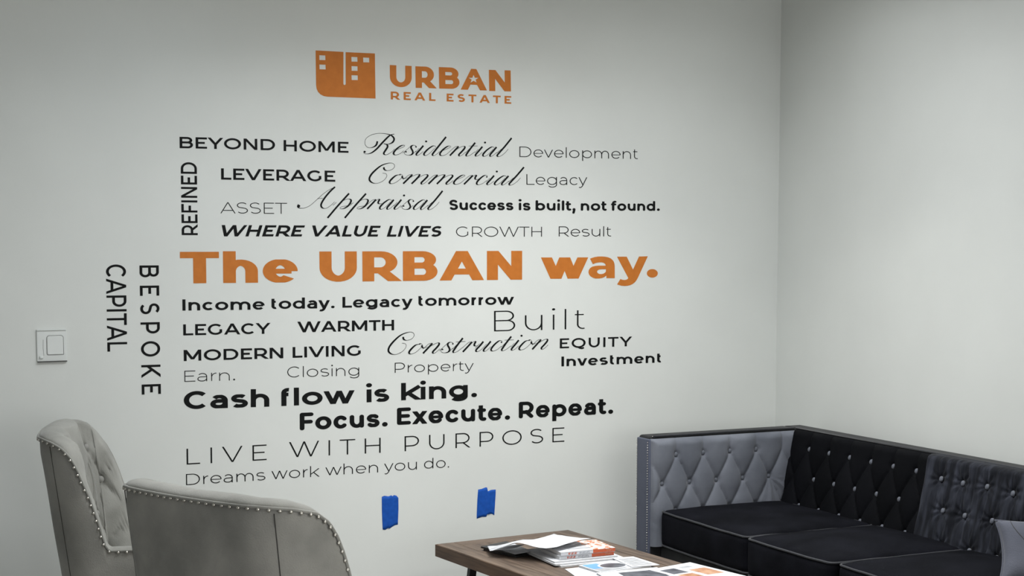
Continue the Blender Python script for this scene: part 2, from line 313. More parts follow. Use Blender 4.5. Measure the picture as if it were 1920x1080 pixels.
SLOGAN_TRACED = [([(-0.9441, 1.4929), (-0.9334, 1.4967), (-0.922, 1.4995), (-0.9061, 1.5016), (-0.8889, 1.502), (-0.8723, 1.5008), (-0.8569, 1.4979), (-0.8454, 1.4934), (-0.8363, 1.4865), (-0.8305, 1.4792), (-0.8272, 1.4696), (-0.8259, 1.4583), (-0.8256, 1.4098), (-0.8654, 1.4103), (-0.8661, 1.421), (-0.8756, 1.4149), (-0.8865, 1.4111), (-0.9024, 1.4091), (-0.9183, 1.4098), (-0.9311, 1.4133), (-0.9419, 1.419), (-0.9483, 1.4264), (-0.9515, 1.4359), (-0.9496, 1.4454), (-0.9433, 1.4537), (-0.9332, 1.4593), (-0.9186, 1.4625), (-0.9027, 1.4635), (-0.8689, 1.4632), (-0.8715, 1.4699), (-0.8779, 1.4745), (-0.8881, 1.4768), (-0.9015, 1.4769), (-0.9155, 1.4748), (-0.9307, 1.4699)], [[(-0.8681, 1.448), (-0.8886, 1.4482), (-0.9001, 1.4472), (-0.9077, 1.4439), (-0.9109, 1.4383), (-0.9083, 1.4327), (-0.9012, 1.4287), (-0.891, 1.4275), (-0.8808, 1.429), (-0.8732, 1.4329), (-0.8681, 1.4379)]]), ([(-0.8152, 1.5005), (-0.7681, 1.5002), (-0.7372, 1.4451), (-0.7083, 1.5004), (-0.6652, 1.5013), (-0.7128, 1.4108), (-0.7193, 1.4007), (-0.727, 1.3917), (-0.7374, 1.3844), (-0.7491, 1.3795), (-0.762, 1.3768), (-0.7769, 1.3759), (-0.7931, 1.3772), (-0.8138, 1.3832), (-0.7985, 1.4056), (-0.7881, 1.4026), (-0.779, 1.4014), (-0.77, 1.4024), (-0.7635, 1.4052), (-0.7597, 1.4096)], []), ([(-0.6152, 1.428), (-0.6159, 1.4239), (-0.6178, 1.4201), (-0.621, 1.4166), (-0.6253, 1.4138), (-0.6304, 1.4117), (-0.6361, 1.4104), (-0.6421, 1.41), (-0.6481, 1.4105), (-0.6538, 1.4119), (-0.6589, 1.4142), (-0.6632, 1.4171), (-0.6664, 1.4206), (-0.6685, 1.4245), (-0.6692, 1.4285), (-0.6685, 1.4326), (-0.6666, 1.4364), (-0.6634, 1.4398), (-0.6592, 1.4427), (-0.6541, 1.4448), (-0.6484, 1.4461), (-0.6424, 1.4465), (-0.6364, 1.446), (-0.6307, 1.4446), (-0.6255, 1.4423), (-0.6212, 1.4394), (-0.618, 1.4359), (-0.6159, 1.432)], [])]
TAPE_OUTLINES = [[(-1.8846, 0.5467), (-1.8723, 0.5506), (-1.8573, 0.5471), (-1.8423, 0.5504), (-1.8383, 0.5457), (-1.8322, 0.5504), (-1.8205, 0.5471), (-1.8122, 0.537), (-1.8139, 0.4293), (-1.8281, 0.4278), (-1.8398, 0.4224), (-1.8499, 0.4162), (-1.8582, 0.4181), (-1.87, 0.4114), (-1.883, 0.414)], [(-1.4623, 0.5476), (-1.4447, 0.5497), (-1.4271, 0.555), (-1.4179, 0.5534), (-1.418, 0.5382), (-1.4024, 0.5426), (-1.3805, 0.5428), (-1.3877, 0.4352), (-1.399, 0.4422), (-1.423, 0.4417), (-1.4245, 0.432), (-1.4449, 0.4329), (-1.4685, 0.4269)]]

# ------------------------------------------------------------------ wall lettering: strokes -> cut vinyl letters
def arc(cx, cy, rx, ry, a0, a1, n=14):
    n = max(3, int(n * abs(a1 - a0) / 180) + 1)
    return [(cx + rx * math.cos(math.radians(a0 + (a1 - a0) * i / n)), cy + ry * math.sin(math.radians(a0 + (a1 - a0) * i / n))) for i in range(n + 1)]
CAP, XH = 700.0, 525.0
def glyph(ch, v, h):
    """strokes in em units for a stem v and a bar h: list of (points, start, end, closed); ends: 's' square, 'd' diagonal, 'b' butt"""
    st = []; dots = []; clip = [0, CAP]; xclip = False
    if ch in 'aes' and h > 110: h *= .86
    k = v - 80
    up = {'A': 700 + k, 'B': 560 + .6 * k, 'C': 640 + .5 * k, 'D': 640 + .5 * k, 'E': 480 + .5 * k, 'F': 465 + .5 * k, 'G': 660 + .5 * k,
          'H': 580 + .6 * k, 'I': v, 'K': 560 + .8 * k, 'L': 440 + .4 * k, 'M': 730 + .8 * k, 'N': 590 + .7 * k, 'O': 745 + .4 * k,
          'P': 535 + .6 * k, 'Q': 745 + .4 * k, 'R': 550 + .7 * k, 'S': 520 + .5 * k, 'T': 560 + .5 * k, 'U': 580 + .6 * k,
          'V': 690 + k, 'W': 1060 + 1.4 * k, 'Y': 640 + k}
    lo = {'a': 440 + .7 * k, 'b': 545 + .5 * k, 'c': 480 + .5 * k, 'd': 545 + .5 * k, 'e': 520 + .5 * k, 'f': 330 + .5 * k, 'g': 545 + .5 * k,
          'h': 480 + .7 * k, 'i': v, 'k': 480 + .8 * k, 'l': v, 'm': 830 + 1.3 * k, 'n': 480 + .7 * k, 'o': 560 + .5 * k, 'p': 545 + .5 * k,
          'r': 270 + .6 * k, 's': 445 + .6 * k, 't': 320 + .5 * k, 'u': 480 + .7 * k, 'v': 500 + .9 * k, 'w': 820 + 1.2 * k, 'x': 480 + .9 * k,
          'y': 500 + .9 * k}
    if ch in '.,':
        r = max(v * 0.62, 42)
        dots.append((r, r * h / v * 1.02, r, r * h / v * 1.02))
        if ch == ',': st.append(([(r * 1.15, r * .6), (r * .7, -r * 1.5)], 'b', 'b', False)); clip = [-400, CAP]
        return 2 * r, st, dots, clip, 0, 55, 55
    if ch in up:
        W, Ht = up[ch], CAP
    else:
        W, Ht = lo[ch], XH; clip = [0, XH]
    C = lambda P: [(v / 2 + x * (W - v), h / 2 + y * (Ht - h)) for x, y in P]
    A_ = lambda P, s='s', e='s', c=False: st.append((C(P), s, e, c))
    yn = lambda Y: (Y - h / 2) / (Ht - h)          # absolute height -> normalised
    # diagonals: centre lines meet exactly on the cap line and the base line
    D_ = lambda P, s='d', e='d', c=None: st.append(([(v / 2 + x * (W - v), y * Ht) for x, y in P], s, e, False) + ((c,) if c else ()))
    T = yn(CAP + 12 - h / 2)                        # ascender centre
    sl, sr = 85 - .3 * k, 85 - .3 * k
    rnd, dia = 50 - .18 * k, 10
    if ch == 'A': D_([(0, 0), (.5, 1)]); D_([(1, 0), (.5, 1)]); A_([(.17, .25), (.83, .25)], 'b', 'b'); sl = sr = dia
    elif ch == 'B':
        A_([(0, 0), (0, 1)]); A_([(0, 1), (.58, 1)] + arc(.58, .76, .36, .24, 90, -90) + [(0, .52)], 's', 's'); A_([(0, .52), (.64, .52)] + arc(.64, .26, .36, .26, 90, -90) + [(0, 0)]); sr = rnd
    elif ch == 'C': A_(arc(.53, .5, .53, .5, 44, 316, 22), 'b', 'b'); sl = rnd; sr = 25
    elif ch == 'D': A_([(0, 0), (0, 1)]); A_([(0, 1), (.45, 1)] + arc(.45, .5, .55, .5, 90, -90) + [(0, 0)]); sr = rnd
    elif ch == 'E': A_([(0, 0), (0, 1)]); A_([(0, 1), (1 - .5 * v / (W - v) * 0, 1)], 's', 's'); A_([(0, .51), (.9, .51)], 's', 'b'); A_([(0, 0), (1, 0)], 's', 's'); sr = 35
    elif ch == 'F': A_([(0, 0), (0, 1)]); A_([(0, 1), (1, 1)], 's', 's'); A_([(0, .47), (.92, .47)], 's', 'b'); sr = 20
    elif ch == 'G': A_(arc(.53, .5, .53, .5, 44, 318, 22), 'b', 'b'); A_([(.96, .12), (.96, .5)], 'b', 'b'); sl = rnd; sr = 70 - .2 * k
    elif ch == 'H': A_([(0, 0), (0, 1)]); A_([(1, 0), (1, 1)]); A_([(0, .51), (1, .51)], 'b', 'b')
    elif ch == 'I': A_([(0, 0), (0, 1)])
    elif ch == 'K': A_([(0, 0), (0, 1)]); A_([(.02, .3), (.93, 1)], 'b', 'd'); A_([(.36, .58), (.98, 0)], 'b', 'd'); sr = dia
    elif ch == 'L': A_([(0, 0), (0, 1)]); A_([(0, 0), (1, 0)]); sr = 15
    elif ch == 'M': A_([(0, 0), (0, 1)]); A_([(1, 0), (1, 1)]); D_([(.0, 1), (.5, .14)], 'd', 'd', (.14 * CAP, CAP)); D_([(1, 1), (.5, .14)], 'd', 'd', (.14 * CAP, CAP)); xclip = True
    elif ch == 'N': A_([(0, 0), (0, 1)]); A_([(1, 0), (1, 1)]); D_([(0, 1), (1, 0)]); xclip = True
    elif ch in 'OQ':
        A_(arc(.5, .5, .5, .5, 0, 360, 20)[:-1], 'b', 'b', True); sl = sr = rnd
        if ch == 'Q': A_([(.48, .0), (.62, -.13), (.78, -.17), (.95, -.09)], 'b', 'b'); clip = [-200, CAP]
    elif ch == 'P': A_([(0, 0), (0, 1)]); A_([(0, 1), (.52, 1)] + arc(.52, .665, .48, .335, 90, -90) + [(0, .33)]); sr = rnd
    elif ch == 'R': A_([(0, 0), (0, 1)]); A_([(0, 1), (.52, 1)] + arc(.52, .665, .46, .335, 90, -90) + [(0, .33)]); A_([(.5, .36), (.96, 0)], 'b', 'd'); sr = 40
    elif ch in 'Ss':
        A_(arc(.5, .755, .46, .245, 34, 235, 18) + arc(.52, .255, .48, .255, 62, -146, 18), 'b', 'b'); sl = sr = 38
        if ch == 's': sl = sr = 32
    elif ch == 'T': A_([(0, 1), (1, 1)]); A_([(.5, 0), (.5, 1)]); sl = sr = 12
    elif ch == 'U': A_([(0, 1), (0, .45)] + arc(.5, .45, .5, .45, 180, 360, 16) + [(1, 1)]); sl = sr = 75 - .2 * k
    elif ch == 'V': D_([(0, 1), (.5, 0)]); D_([(1, 1), (.5, 0)]); sl = sr = 5
    elif ch == 'W':
        for a, b in (((0, 1), (.265, 0)), ((.5, 1), (.265, 0)), ((.5, 1), (.735, 0)), ((1, 1), (.735, 0))): D_([a, b])
        sl = sr = 8
    elif ch == 'Y': D_([(0, 1), (.5, .4)], 'd', 'b'); D_([(1, 1), (.5, .4)], 'd', 'b'); A_([(.5, 0), (.5, .45)]); sl = sr = 0
    elif ch == 'a':
        A_([(1, 0), (1, .6)] + arc(.52, .6, .48, .4, 0, 146, 16), 's', 'b')
        A_([(1, .56), (.42, .56)] + arc(.42, .28, .42, .28, 90, 270, 16) + [(.62, 0), (.85, .08), (1, .28)], 'b', 'b'); sl = 40; sr = 72 - .2 * k
    elif ch in 'bdpgq':
        A_(arc(.5, .5, .5, .5, 0, 360, 20)[:-1], 'b', 'b', True)
        if ch == 'b': A_([(0, 0), (0, T)]); clip = [0, CAP + 12]; sr = rnd
        if ch == 'd': A_([(1, 0), (1, T)]); clip = [0, CAP + 12]; sl = rnd
        if ch == 'p': A_([(0, 1), (0, yn(-190))], 's', 'b'); clip = [-190, XH]; sr = rnd
        if ch == 'g': A_([(1, 1), (1, -.02)] + arc(.53, -.02, .47, .35, 0, -150, 16), 's', 'b'); clip = [-260, XH]; sl = rnd
    elif ch == 'c': A_(arc(.53, .5, .53, .5, 44, 316, 22), 'b', 'b'); sl = rnd; sr = 20
    elif ch == 'e': A_(arc(.5, .5, .5, .5, -2, 318, 22), 'b', 'b'); st.append(('thin', C([(.05, .49), (1, .49)]))); sl = rnd; sr = 40
    elif ch == 'f': A_([(.3, 0), (.3, T - .3)] + arc(.85, T - .3, .55, .3, 180, 78, 14), 's', 'b'); A_([(0, 1), (.9, 1)], 'b', 'b'); clip = [0, CAP + 14]; sl = sr = 12
    elif ch == 'h': A_([(0, 0), (0, T)]); A_([(1, 0), (1, .5)] + arc(.5, .5, .5, .5, 0, 175, 16), 's', 'b'); clip = [0, CAP + 12]; sl = sr = 72 - .2 * k
    elif ch == 'i':
        A_([(0, 0), (0, 1)]); r = max(v * .6, 42); dots.append((v / 2, CAP + 20 - r * h / v * .3, r, r * h / v)); sl = sr = 72 - .2 * k; clip = [0, XH]
    elif ch == 'k': A_([(0, 0), (0, T)]); A_([(.0, .3), (.9, 1)], 'b', 'd'); A_([(.36, .58), (.97, 0)], 'b', 'd'); clip = [0, CAP + 12]; sr = dia; sl = 72 - .2 * k
    elif ch == 'l': A_([(0, 0), (0, T)]); clip = [0, CAP + 12]; sl = sr = 72 - .2 * k
    elif ch == 'm':
        A_([(0, 0), (0, 1)]); A_([(.5, 0), (.5, .5)] + arc(.25, .5, .25, .5, 0, 175, 16), 's', 'b'); A_([(1, 0), (1, .5)] + arc(.75, .5, .25, .5, 0, 175, 16), 's', 'b'); sl = sr = 72 - .2 * k
    elif ch == 'n': A_([(0, 0), (0, 1)]); A_([(1, 0), (1, .5)] + arc(.5, .5, .5, .5, 0, 175, 16), 's', 'b'); sl = sr = 72 - .2 * k
    elif ch == 'o': A_(arc(.5, .5, .5, .5, 0, 360, 20)[:-1], 'b', 'b', True); sl = sr = rnd
    elif ch == 'r': A_([(0, 0), (0, 1)]); A_([(1, 1)] + arc(.95, .45, .95, .55, 90, 175, 14), 'b', 'b'); sl = 72 - .2 * k; sr = 5
    elif ch == 't': A_([(.3, yn(655)), (.3, .3)] + arc(.82, .3, .52, .3, 180, 290, 14), 'b', 'b'); A_([(0, 1), (.92, 1)], 'b', 'b'); clip = [0, 655]; sl = sr = 15
    elif ch == 'u': A_([(1, 0), (1, 1)]); A_([(0, 1), (0, .5)] + arc(.5, .5, .5, .5, 180, 355, 16), 's', 'b'); sl = sr = 72 - .2 * k
    elif ch == 'v': D_([(0, 1), (.5, 0)]); D_([(1, 1), (.5, 0)]); sl = sr = 5
    elif ch == 'w':
        for a, b in (((0, 1), (.265, 0)), ((.5, 1), (.265, 0)), ((.5, 1), (.735, 0)), ((1, 1), (.735, 0))): D_([a, b])
        sl = sr = 5
    elif ch == 'x': D_([(.0, 1), (1, 0)]); D_([(1, 1), (.0, 0)]); sl = sr = 8
    elif ch == 'y':
        yb = (-195 + h / 2) / Ht
        D_([(0, 1), (.5, 0)], 'd', 'b'); D_([(1, 1), (.5 + .17 * yb, .35 * yb), (.42 + .3 * yb, .78 * yb), (.30 + .3 * yb, yb), (.12, yb * 1.02), (.0, yb * .86)], 'd', 'b'); clip = [-260, XH]; sl = sr = 0
    return W, st, dots, clip, xclip, sl, sr

def clip_poly(P, lo, hi):
    for sgn, lim in ((1, lo), (-1, -hi)):
        out = []
        for i in range(len(P)):
            a, b = P[i - 1], P[i]
            da, db = a[1] * sgn - lim, b[1] * sgn - lim
            if (da >= 0) != (db >= 0):
                t = da / (da - db); out.append((a[0] + (b[0] - a[0]) * t, a[1] + (b[1] - a[1]) * t))
            if db >= 0: out.append(b)
        P = out
        if len(P) < 3: return []
    return P
def stroke_polys(pts, v, h, e0, e1, closed, rounded, width=None):
    r = v / h                                # scale y so that the brush is round
    P = [Vector((x, y * r)) for x, y in pts]
    keep = [i for i in range(len(P)) if i == 0 or (P[i] - P[i - 1]).length > 1e-4 * v]
    P = [P[i] for i in keep]; width = [width[i] for i in keep] if width else None
    n = len(P); polys = []
    if not closed:
        for end, i, j in ((e0, 0, 1), (e1, -1, -2)):
            d = (P[i] - P[j]).normalized()
            if rounded:
                pass
            elif end == 's': P[i] = P[i] + d * v / 2
            elif end == 'd': P[i] = P[i] + d * v * 1.2
        if rounded:
            for q in (P[0], P[-1]):
                polys.append([(q.x + v / 2 * math.cos(a * PI / 8), (q.y + v / 2 * math.sin(a * PI / 8)) / r) for a in range(16)])
    L, R = [], []
    for i in range(n):
        a = P[(i - 1) % n] if (closed or i) else P[i]
        b = P[(i + 1) % n] if (closed or i < n - 1) else P[i]
        d1 = (P[i] - a).normalized() if (P[i] - a).length > 1e-9 else (b - P[i]).normalized()
        d2 = (b - P[i]).normalized() if (b - P[i]).length > 1e-9 else d1
        t = (d1 + d2).normalized(); nrm = Vector((-t.y, t.x))
        c = max(0.4, nrm.dot(Vector((-d1.y, d1.x))))
        w = (width[i] if width else v) / 2 / c
        L.append(P[i] + nrm * w); R.append(P[i] - nrm * w)
    for i in range(n if closed else n - 1):
        j = (i + 1) % n
        polys.append([(q.x, q.y / r) for q in (R[i], R[j], L[j], L[i])])
    return polys
def prism_mesh(polys, t=0.0004):
    # cut vinyl: every piece a hair higher than the last, so that no two faces share a plane
    vs, fs = [], []
    for k, P in enumerate(polys):
        ar = sum(P[i - 1][0] * P[i][1] - P[i][0] * P[i - 1][1] for i in range(len(P)))
        if abs(ar) < 1e-10: continue
        if ar < 0: P = P[::-1]
        o = len(vs); n = len(P)
        vs += [(x, y, t + (k % 48) * 4e-6) for x, y in P]
        fs.append(tuple(range(o, o + n)))
    return vs, fs
def set_word(text, font, track, v, h, cap, width):
    """letters laid out in metres; returns list of (char, polygons), ink width fitted to `width`"""
    sy = cap / CAP; he = h / sy; ve = v / sy
    for it in range(4):
        x = 0; out = []; lo_, hi_ = 1e9, -1e9
        for i, ch in enumerate(text):
            Wd, st, dots, clip, xclip, sl, sr = glyph(ch, ve, he)
            if i: x += sl
            polys = []
            for item in st:
                if item[0] == 'thin':
                    for q in stroke_polys(item[1], ve * .8, he * .78, 'b', 'b', False, False): polys.append(q)
                    continue
                pts, e0, e1, closed = item[:4]; cl = item[4] if len(item) > 4 else clip
                for q in stroke_polys(pts, ve, he, e0, e1, closed, font == 'round'):
                    q = clip_poly(q, cl[0] - (.001), cl[1] + .001)
                    if xclip and q: q = [(b_, a_) for a_, b_ in clip_poly([(b_, a_) for a_, b_ in q], 0, Wd)]
                    if q: polys.append(q)
            for cx, cy, rx, ry in dots:
                polys.append([(cx + rx * math.cos(a * PI / 10), cy + ry * math.sin(a * PI / 10)) for a in range(20)])
            if font == 'italic': polys = [[(a + b * .24, b) for a, b in q] for q in polys]
            polys = [[(a + x, b) for a, b in q] for q in polys]
            xs = [p[0] for q in polys for p in q]
            lo_ = min(lo_, min(xs)); hi_ = max(hi_, max(xs))
            out.append((ch, polys)); x += Wd + sr + track
        sx = width / (hi_ - lo_)
        ve = v / sx
    return [(ch, [[((a - lo_) * sx, b * sy) for a, b in q] for q in polys]) for ch, polys in out]
def wall_empty(label, x0, z0, x1, z1, cat='wall lettering', name='vinyl_lettering'):
    """empty lying on the back wall: local X along the baseline, local Y up the letters, local Z out of the wall"""
    ux = Vector((x1 - x0, 0, z1 - z0)).normalized()
    uz = Vector((0, -1, 0)); uy = uz.cross(ux)
    e = bpy.data.objects.new(name, None); COL.objects.link(e); e.empty_display_size = .05
    e.matrix_world = Matrix.Translation((x0, -0.0003, z0)) @ Matrix((ux, uy, uz)).transposed().to_4x4()
    tag(e, label, cat, {'wall lettering': 'vinyl words and phrases on the wall', 'tape': 'blue tape strips on the wall'}.get(cat))
    return e, ux, uy
def put_letter(polys, m, parent):
    xs = [p[0] for q in polys for p in q]; ys = [p[1] for q in polys for p in q]
    ox = min(xs); oy = min(ys)
    vs, fs = prism_mesh([[(a - ox, b - oy) for a, b in q] for q in polys])
    return obj('letter', vs, fs, m, parent, loc=(ox, oy, 0))
def add_word(e, ux, uy, org, text, font, track, m, cap, v, h, x0, z0, x1, z1):
    d = Vector((x1 - x0, 0, z1 - z0)); wdt = d.length; du = d.normalized()
    off = Vector((x0, 0, z0)) - org
    ax, ay = off.dot(ux), off.dot(uy)
    ang = math.atan2(du.dot(uy), du.dot(ux)); ca, sa = math.cos(ang), math.sin(ang)
    for ch, polys in set_word(text, font, track, v, h, cap, wdt):
        put_letter([[(ax + a * ca - b * sa, ay + a * sa + b * ca) for a, b in q] for q in polys], m, e)
def plate(outline, holes, t=0.0005):
    """flat prism with holes, in wall metres (x, z)"""
    from mathutils.geometry import tessellate_polygon
    loops = [[Vector((x, z, 0)) for x, z in L] for L in [outline] + holes]
    tris = tessellate_polygon(loops)
    flat = [p for L in loops for p in L]
    vs = [(p.x, p.y, t) for p in flat] + [(p.x, p.y, 0) for p in flat]
    n = len(flat); fs = [tuple(q) for q in tris]; o = 0
    for L in loops:
        k = len(L)
        for i in range(k): fs.append((o + i, o + (i + 1) % k, n + o + (i + 1) % k, n + o + i))
        o += k
    return vs, fs
for label, font, track, colr, cap, v, h, words in LETTERING:
    e, ux, uy = wall_empty(label, words[0][1], words[0][2], words[-1][3], words[-1][4])
    for (t, x0, z0, x1, z1) in words:
        add_word(e, ux, uy, Vector((words[0][1], 0, words[0][2])), t, font, track, colr, cap, v, h, x0, z0, x1, z1)
    if colr == 'orange':                    # the last letters of the slogan, traced outlines on the wall plane
        for outline, holes in SLOGAN_TRACED:
            loc = lambda L: [((x - words[0][1]) * ux.x + (z - words[0][2]) * ux.z, (x - words[0][1]) * uy.x + (z - words[0][2]) * uy.z) for x, z in L]
            fix(obj('letter', *plate(loc(outline), [loc(q) for q in holes]), 'orange', e))

# ---- script words: pen strokes, heavy when drawn downwards (units: x-height 108, traced in the slanted shape)
SG = {
 'e': (122, [[(0, 28), (28, 50), (88, 74), (132, 96), (130, 108), (98, 104), (46, 68), (10, 26), (12, 4), (38, -2), (84, 14), (122, 46)]], []),
 'i': (88, [[(0, 34), (40, 78)], [(90, 108), (52, 64), (14, 22), (6, 6), (18, -3), (48, 10), (88, 44)]], [(122, 156, 13, 11)]),
 'd': (186, [[(146, 84), (138, 106), (108, 104), (54, 68), (12, 24), (10, 2), (34, -2), (78, 26), (132, 80)], [(268, 212), (190, 118), (116, 26), (106, 6), (120, -4), (150, 10), (190, 44)]], []),
 'a': (172, [[(146, 84), (138, 106), (108, 104), (54, 68), (12, 24), (10, 2), (34, -2), (78, 26), (132, 80)], [(172, 106), (134, 62), (98, 22), (92, 5), (104, -4), (132, 10), (176, 46)]], []),
 'l': (112, [[(0, 34), (60, 84)], [(184, 214), (100, 114), (18, 24), (8, 6), (22, -4), (58, 8), (108, 46), (142, 86)]], []),
 'n': (188, [[(0, 46), (60, 96), (90, 106)], [(106, 106), (54, 52), (2, -1)], [(36, 36), (100, 82), (150, 106), (176, 106), (178, 88), (146, 50), (112, 16), (110, 2), (122, -4), (150, 10), (188, 44)]], []),
 'm': (284, [[(0, 46), (60, 96), (90, 106)], [(106, 106), (54, 52), (2, -1)], [(36, 36), (100, 82), (150, 106), (182, 108), (184, 96), (150, 54), (96, -1)], [(130, 36), (194, 82), (244, 106), (272, 106), (276, 88), (242, 50), (208, 16), (206, 2), (218, -4), (246, 10), (284, 44)]], []),
 't': (112, [[(0, 34), (50, 84)], [(116, 152), (66, 92), (16, 24), (6, 6), (18, -4), (56, 8), (112, 48)], [(38, 112), (144, 114)]], []),
 's': (140, [[(-10, 20), (30, 52), (84, 100)], [(148, 88), (142, 104), (114, 111), (90, 98), (88, 76), (104, 46), (106, 20), (82, 0), (46, -3), (16, 8), (10, 26), (26, 36)], [(60, -2), (104, 12), (144, 46)]], [(144, 92, 9, 8), (28, 35, 10, 8)]),
 'r': (142, [[(0, 46), (60, 96), (90, 106)], [(106, 106), (54, 52), (2, -1)], [(36, 36), (92, 84), (128, 108), (146, 106), (134, 84), (132, 66), (150, 58), (172, 64)]], [(144, 104, 7, 6)]),
 'c': (122, [[(128, 92), (130, 106), (100, 108), (52, 74), (12, 28), (10, 4), (36, -3), (82, 14), (124, 48)]], [(126, 90, 9, 8)]),
 'o': (156, [[(128, 102), (78, 92), (24, 44), (6, 12), (26, -3), (76, 12), (132, 58), (150, 92), (134, 107), (118, 100)], [(148, 88), (150, 68), (172, 58), (206, 70)]], []),
 'u': (172, [[(0, 34), (50, 84)], [(92, 106), (54, 62), (16, 24), (8, 5), (22, -4), (62, 14), (128, 78)], [(176, 106), (138, 62), (102, 24), (94, 5), (106, -4), (134, 10), (176, 46)]], []),
 'p': (196, [[(0, 36), (40, 70)], [(186, 172), (60, 36), (-62, -104)], [(58, 38), (110, 84), (160, 108), (198, 106), (208, 84), (176, 34), (130, 4), (92, -2), (82, 10), (110, 24), (160, 32), (214, 60)]], []),
 'R': (340, [[(166, 148), (150, 104), (106, 78), (56, 78), (26, 114), (36, 172), (96, 216), (172, 236), (258, 234), (320, 218), (352, 188), (352, 160), (330, 134), (286, 118), (236, 122)],
             [(358, 232), (306, 214), (236, 148), (156, 62), (98, 18), (48, 4), (14, 12), (10, 32)], [(240, 122), (272, 112), (280, 88), (256, 48), (236, 16), (246, 0), (278, 2), (332, 36), (360, 66)]], [(20, 28, 13, 11)]),
 'C': (220, [[(164, 186), (170, 160), (204, 147), (256, 162), (284, 198), (268, 230), (218, 234), (136, 204), (58, 138), (12, 78), (6, 34), (40, 4), (92, 0), (156, 30), (194, 76), (188, 110), (150, 118)]], []),
 'A': (400, [[(14, 42), (4, 20), (24, 4), (76, 4), (140, 32), (212, 92), (290, 162), (366, 214), (428, 242)], [(426, 243), (366, 188), (304, 114), (268, 52), (270, 18), (296, 2), (330, 6), (374, 34), (420, 76)], [(226, 112), (286, 114)]], [(16, 26, 15, 13)]),
}
def script_word(text, width, xh):
    x = 0; polys = []; lo, hi = 1e9, -1e9; strokes = []; dots = []
    for ch in text:
        adv, sts, ds = SG[ch]
        for s in sts:
            if len(strokes) == 0 and x == 0 and ch in 'RCA': pass
            strokes.append([(a + x, b) for a, b in catmull(s, 7)])
        dots += [(a + x, b, rx, ry) for a, b, rx, ry in ds]
        x += adv
    xs = [p[0] for s in strokes for p in s]; lo, hi = min(xs) - 4, max(xs) + 4
    sx = width / (hi - lo); sy = xh / 108
    for s in strokes:
        wd = []
        for i in range(len(s)):
            a = s[max(i - 1, 0)]; b = s[min(i + 1, len(s) - 1)]
            dx, dy = b[0] - a[0], b[1] - a[1]; L = math.hypot(dx, dy) or 1
            d = max(0, -dy / L)
            wd.append(4.2 + 15.5 * min(1, d * 1.35) ** 1.3)
        for k in range(3):
            wd = [(wd[max(i - 1, 0)] + wd[i] * 2 + wd[min(i + 1, len(wd) - 1)]) / 4 for i in range(len(wd))]
        polys += stroke_polys(s, 16, 16, 'b', 'b', False, False, wd)
    for cx, cy, rx, ry in dots:
        polys.append([(cx + rx * math.cos(a * PI / 7), cy + ry * math.sin(a * PI / 7)) for a in range(14)])
    return [[((a - lo) * sx, b * sy) for a, b in q] for q in polys]
for label, text, xh, (x0, z0, x1, z1) in SCRIPT_WORDS:
    e, ux, uy = wall_empty(label, x0, z0, x1, z1, name='script_lettering')
    polys = script_word(text, math.hypot(x1 - x0, z1 - z0), xh)
    obj('script_word', *prism_mesh(polys), 'black', e)

# ---- orange logo at the top of the wall
lx, lz = EMBLEM_OUTLINE[0][0], LOGO_LETTERS[0][2]
logo, ux, uy = wall_empty('orange company logo with building emblem above all the other lettering', lx, lz, lx + 1, lz, 'logo', 'wall_logo')
rel = lambda P: [(x - lx, z - lz) for x, z in P]
fix(obj('emblem', *plate(rel(EMBLEM_OUTLINE), [rel(w) for w in EMBLEM_WINDOWS]), 'orange', logo))
org = Vector((lx, 0, lz))
for (t, x0, z0, x1, z1) in LOGO_LETTERS:
    add_word(logo, ux, uy, org, t, 'sans', 0, 'orange', LOGO_CAP, LOGO_STEM, LOGO_BAR, x0, z0, x1, z1)
fix(obj('letter', *plate(rel(LOGO_A), [rel(LOGO_STAR)]), 'orange', logo))
for (t, x0, z0, x1, z1) in LOGO_LINE:
    add_word(logo, ux, uy, org, t, 'sans', 225, 'orange', LOGO_LINE_CAP, LOGO_LINE_STEM, LOGO_LINE_BAR, x0, z0, x1, z1)

# ---- blue tape strips, slightly wrinkled
def tape(outline, label, folds):
    lx, lz = outline[0]
    e, _, _ = wall_empty(label, lx, lz, lx + 1, lz, 'tape', 'masking_tape')
    P = [(x - lx, z - lz) for x, z in outline]
    xs = sorted(set([p[0] for p in P])); x0, x1 = xs[0], xs[-1]
    def span(x):
        ys = []
        for i in range(len(P)):
            a, b = P[i - 1], P[i]
            if (a[0] <= x) != (b[0] <= x): ys.append(a[1] + (b[1] - a[1]) * (x - a[0]) / (b[0] - a[0]))
        return min(ys), max(ys)
    vs, fs = [], []; N = 26; K = 10
    for i in range(N + 1):
        x = x0 + (x1 - x0) * (0.01 + 0.98 * i / N); lo, hi = span(x)
        d = 0.0008 + sum(0.0022 * math.exp(-((x - f) / 0.004) ** 2) for f in folds)
        for j in range(K + 1):
            z = lo + (hi - lo) * j / K
            vs.append((x, z, d + 0.0005 * noise.noise(Vector((x * 60, z * 25, 1)))))
    for i in range(N):
        for j in range(K):
            a = i * (K + 1) + j; fs.append((a, a + K + 1, a + K + 2, a + 1))
    o = obj('tape_strip', vs, fs, 'tape', e, True)
    sm = o.modifiers.new('thickness', 'SOLIDIFY'); sm.thickness = 0.0003
    return e
tape(TAPE_OUTLINES[0], 'blue masking tape strip on the wall, the left one', [0.030])
tape(TAPE_OUTLINES[1], 'blue masking tape strip on the wall, the right one with a split top', [0.043, 0.05])

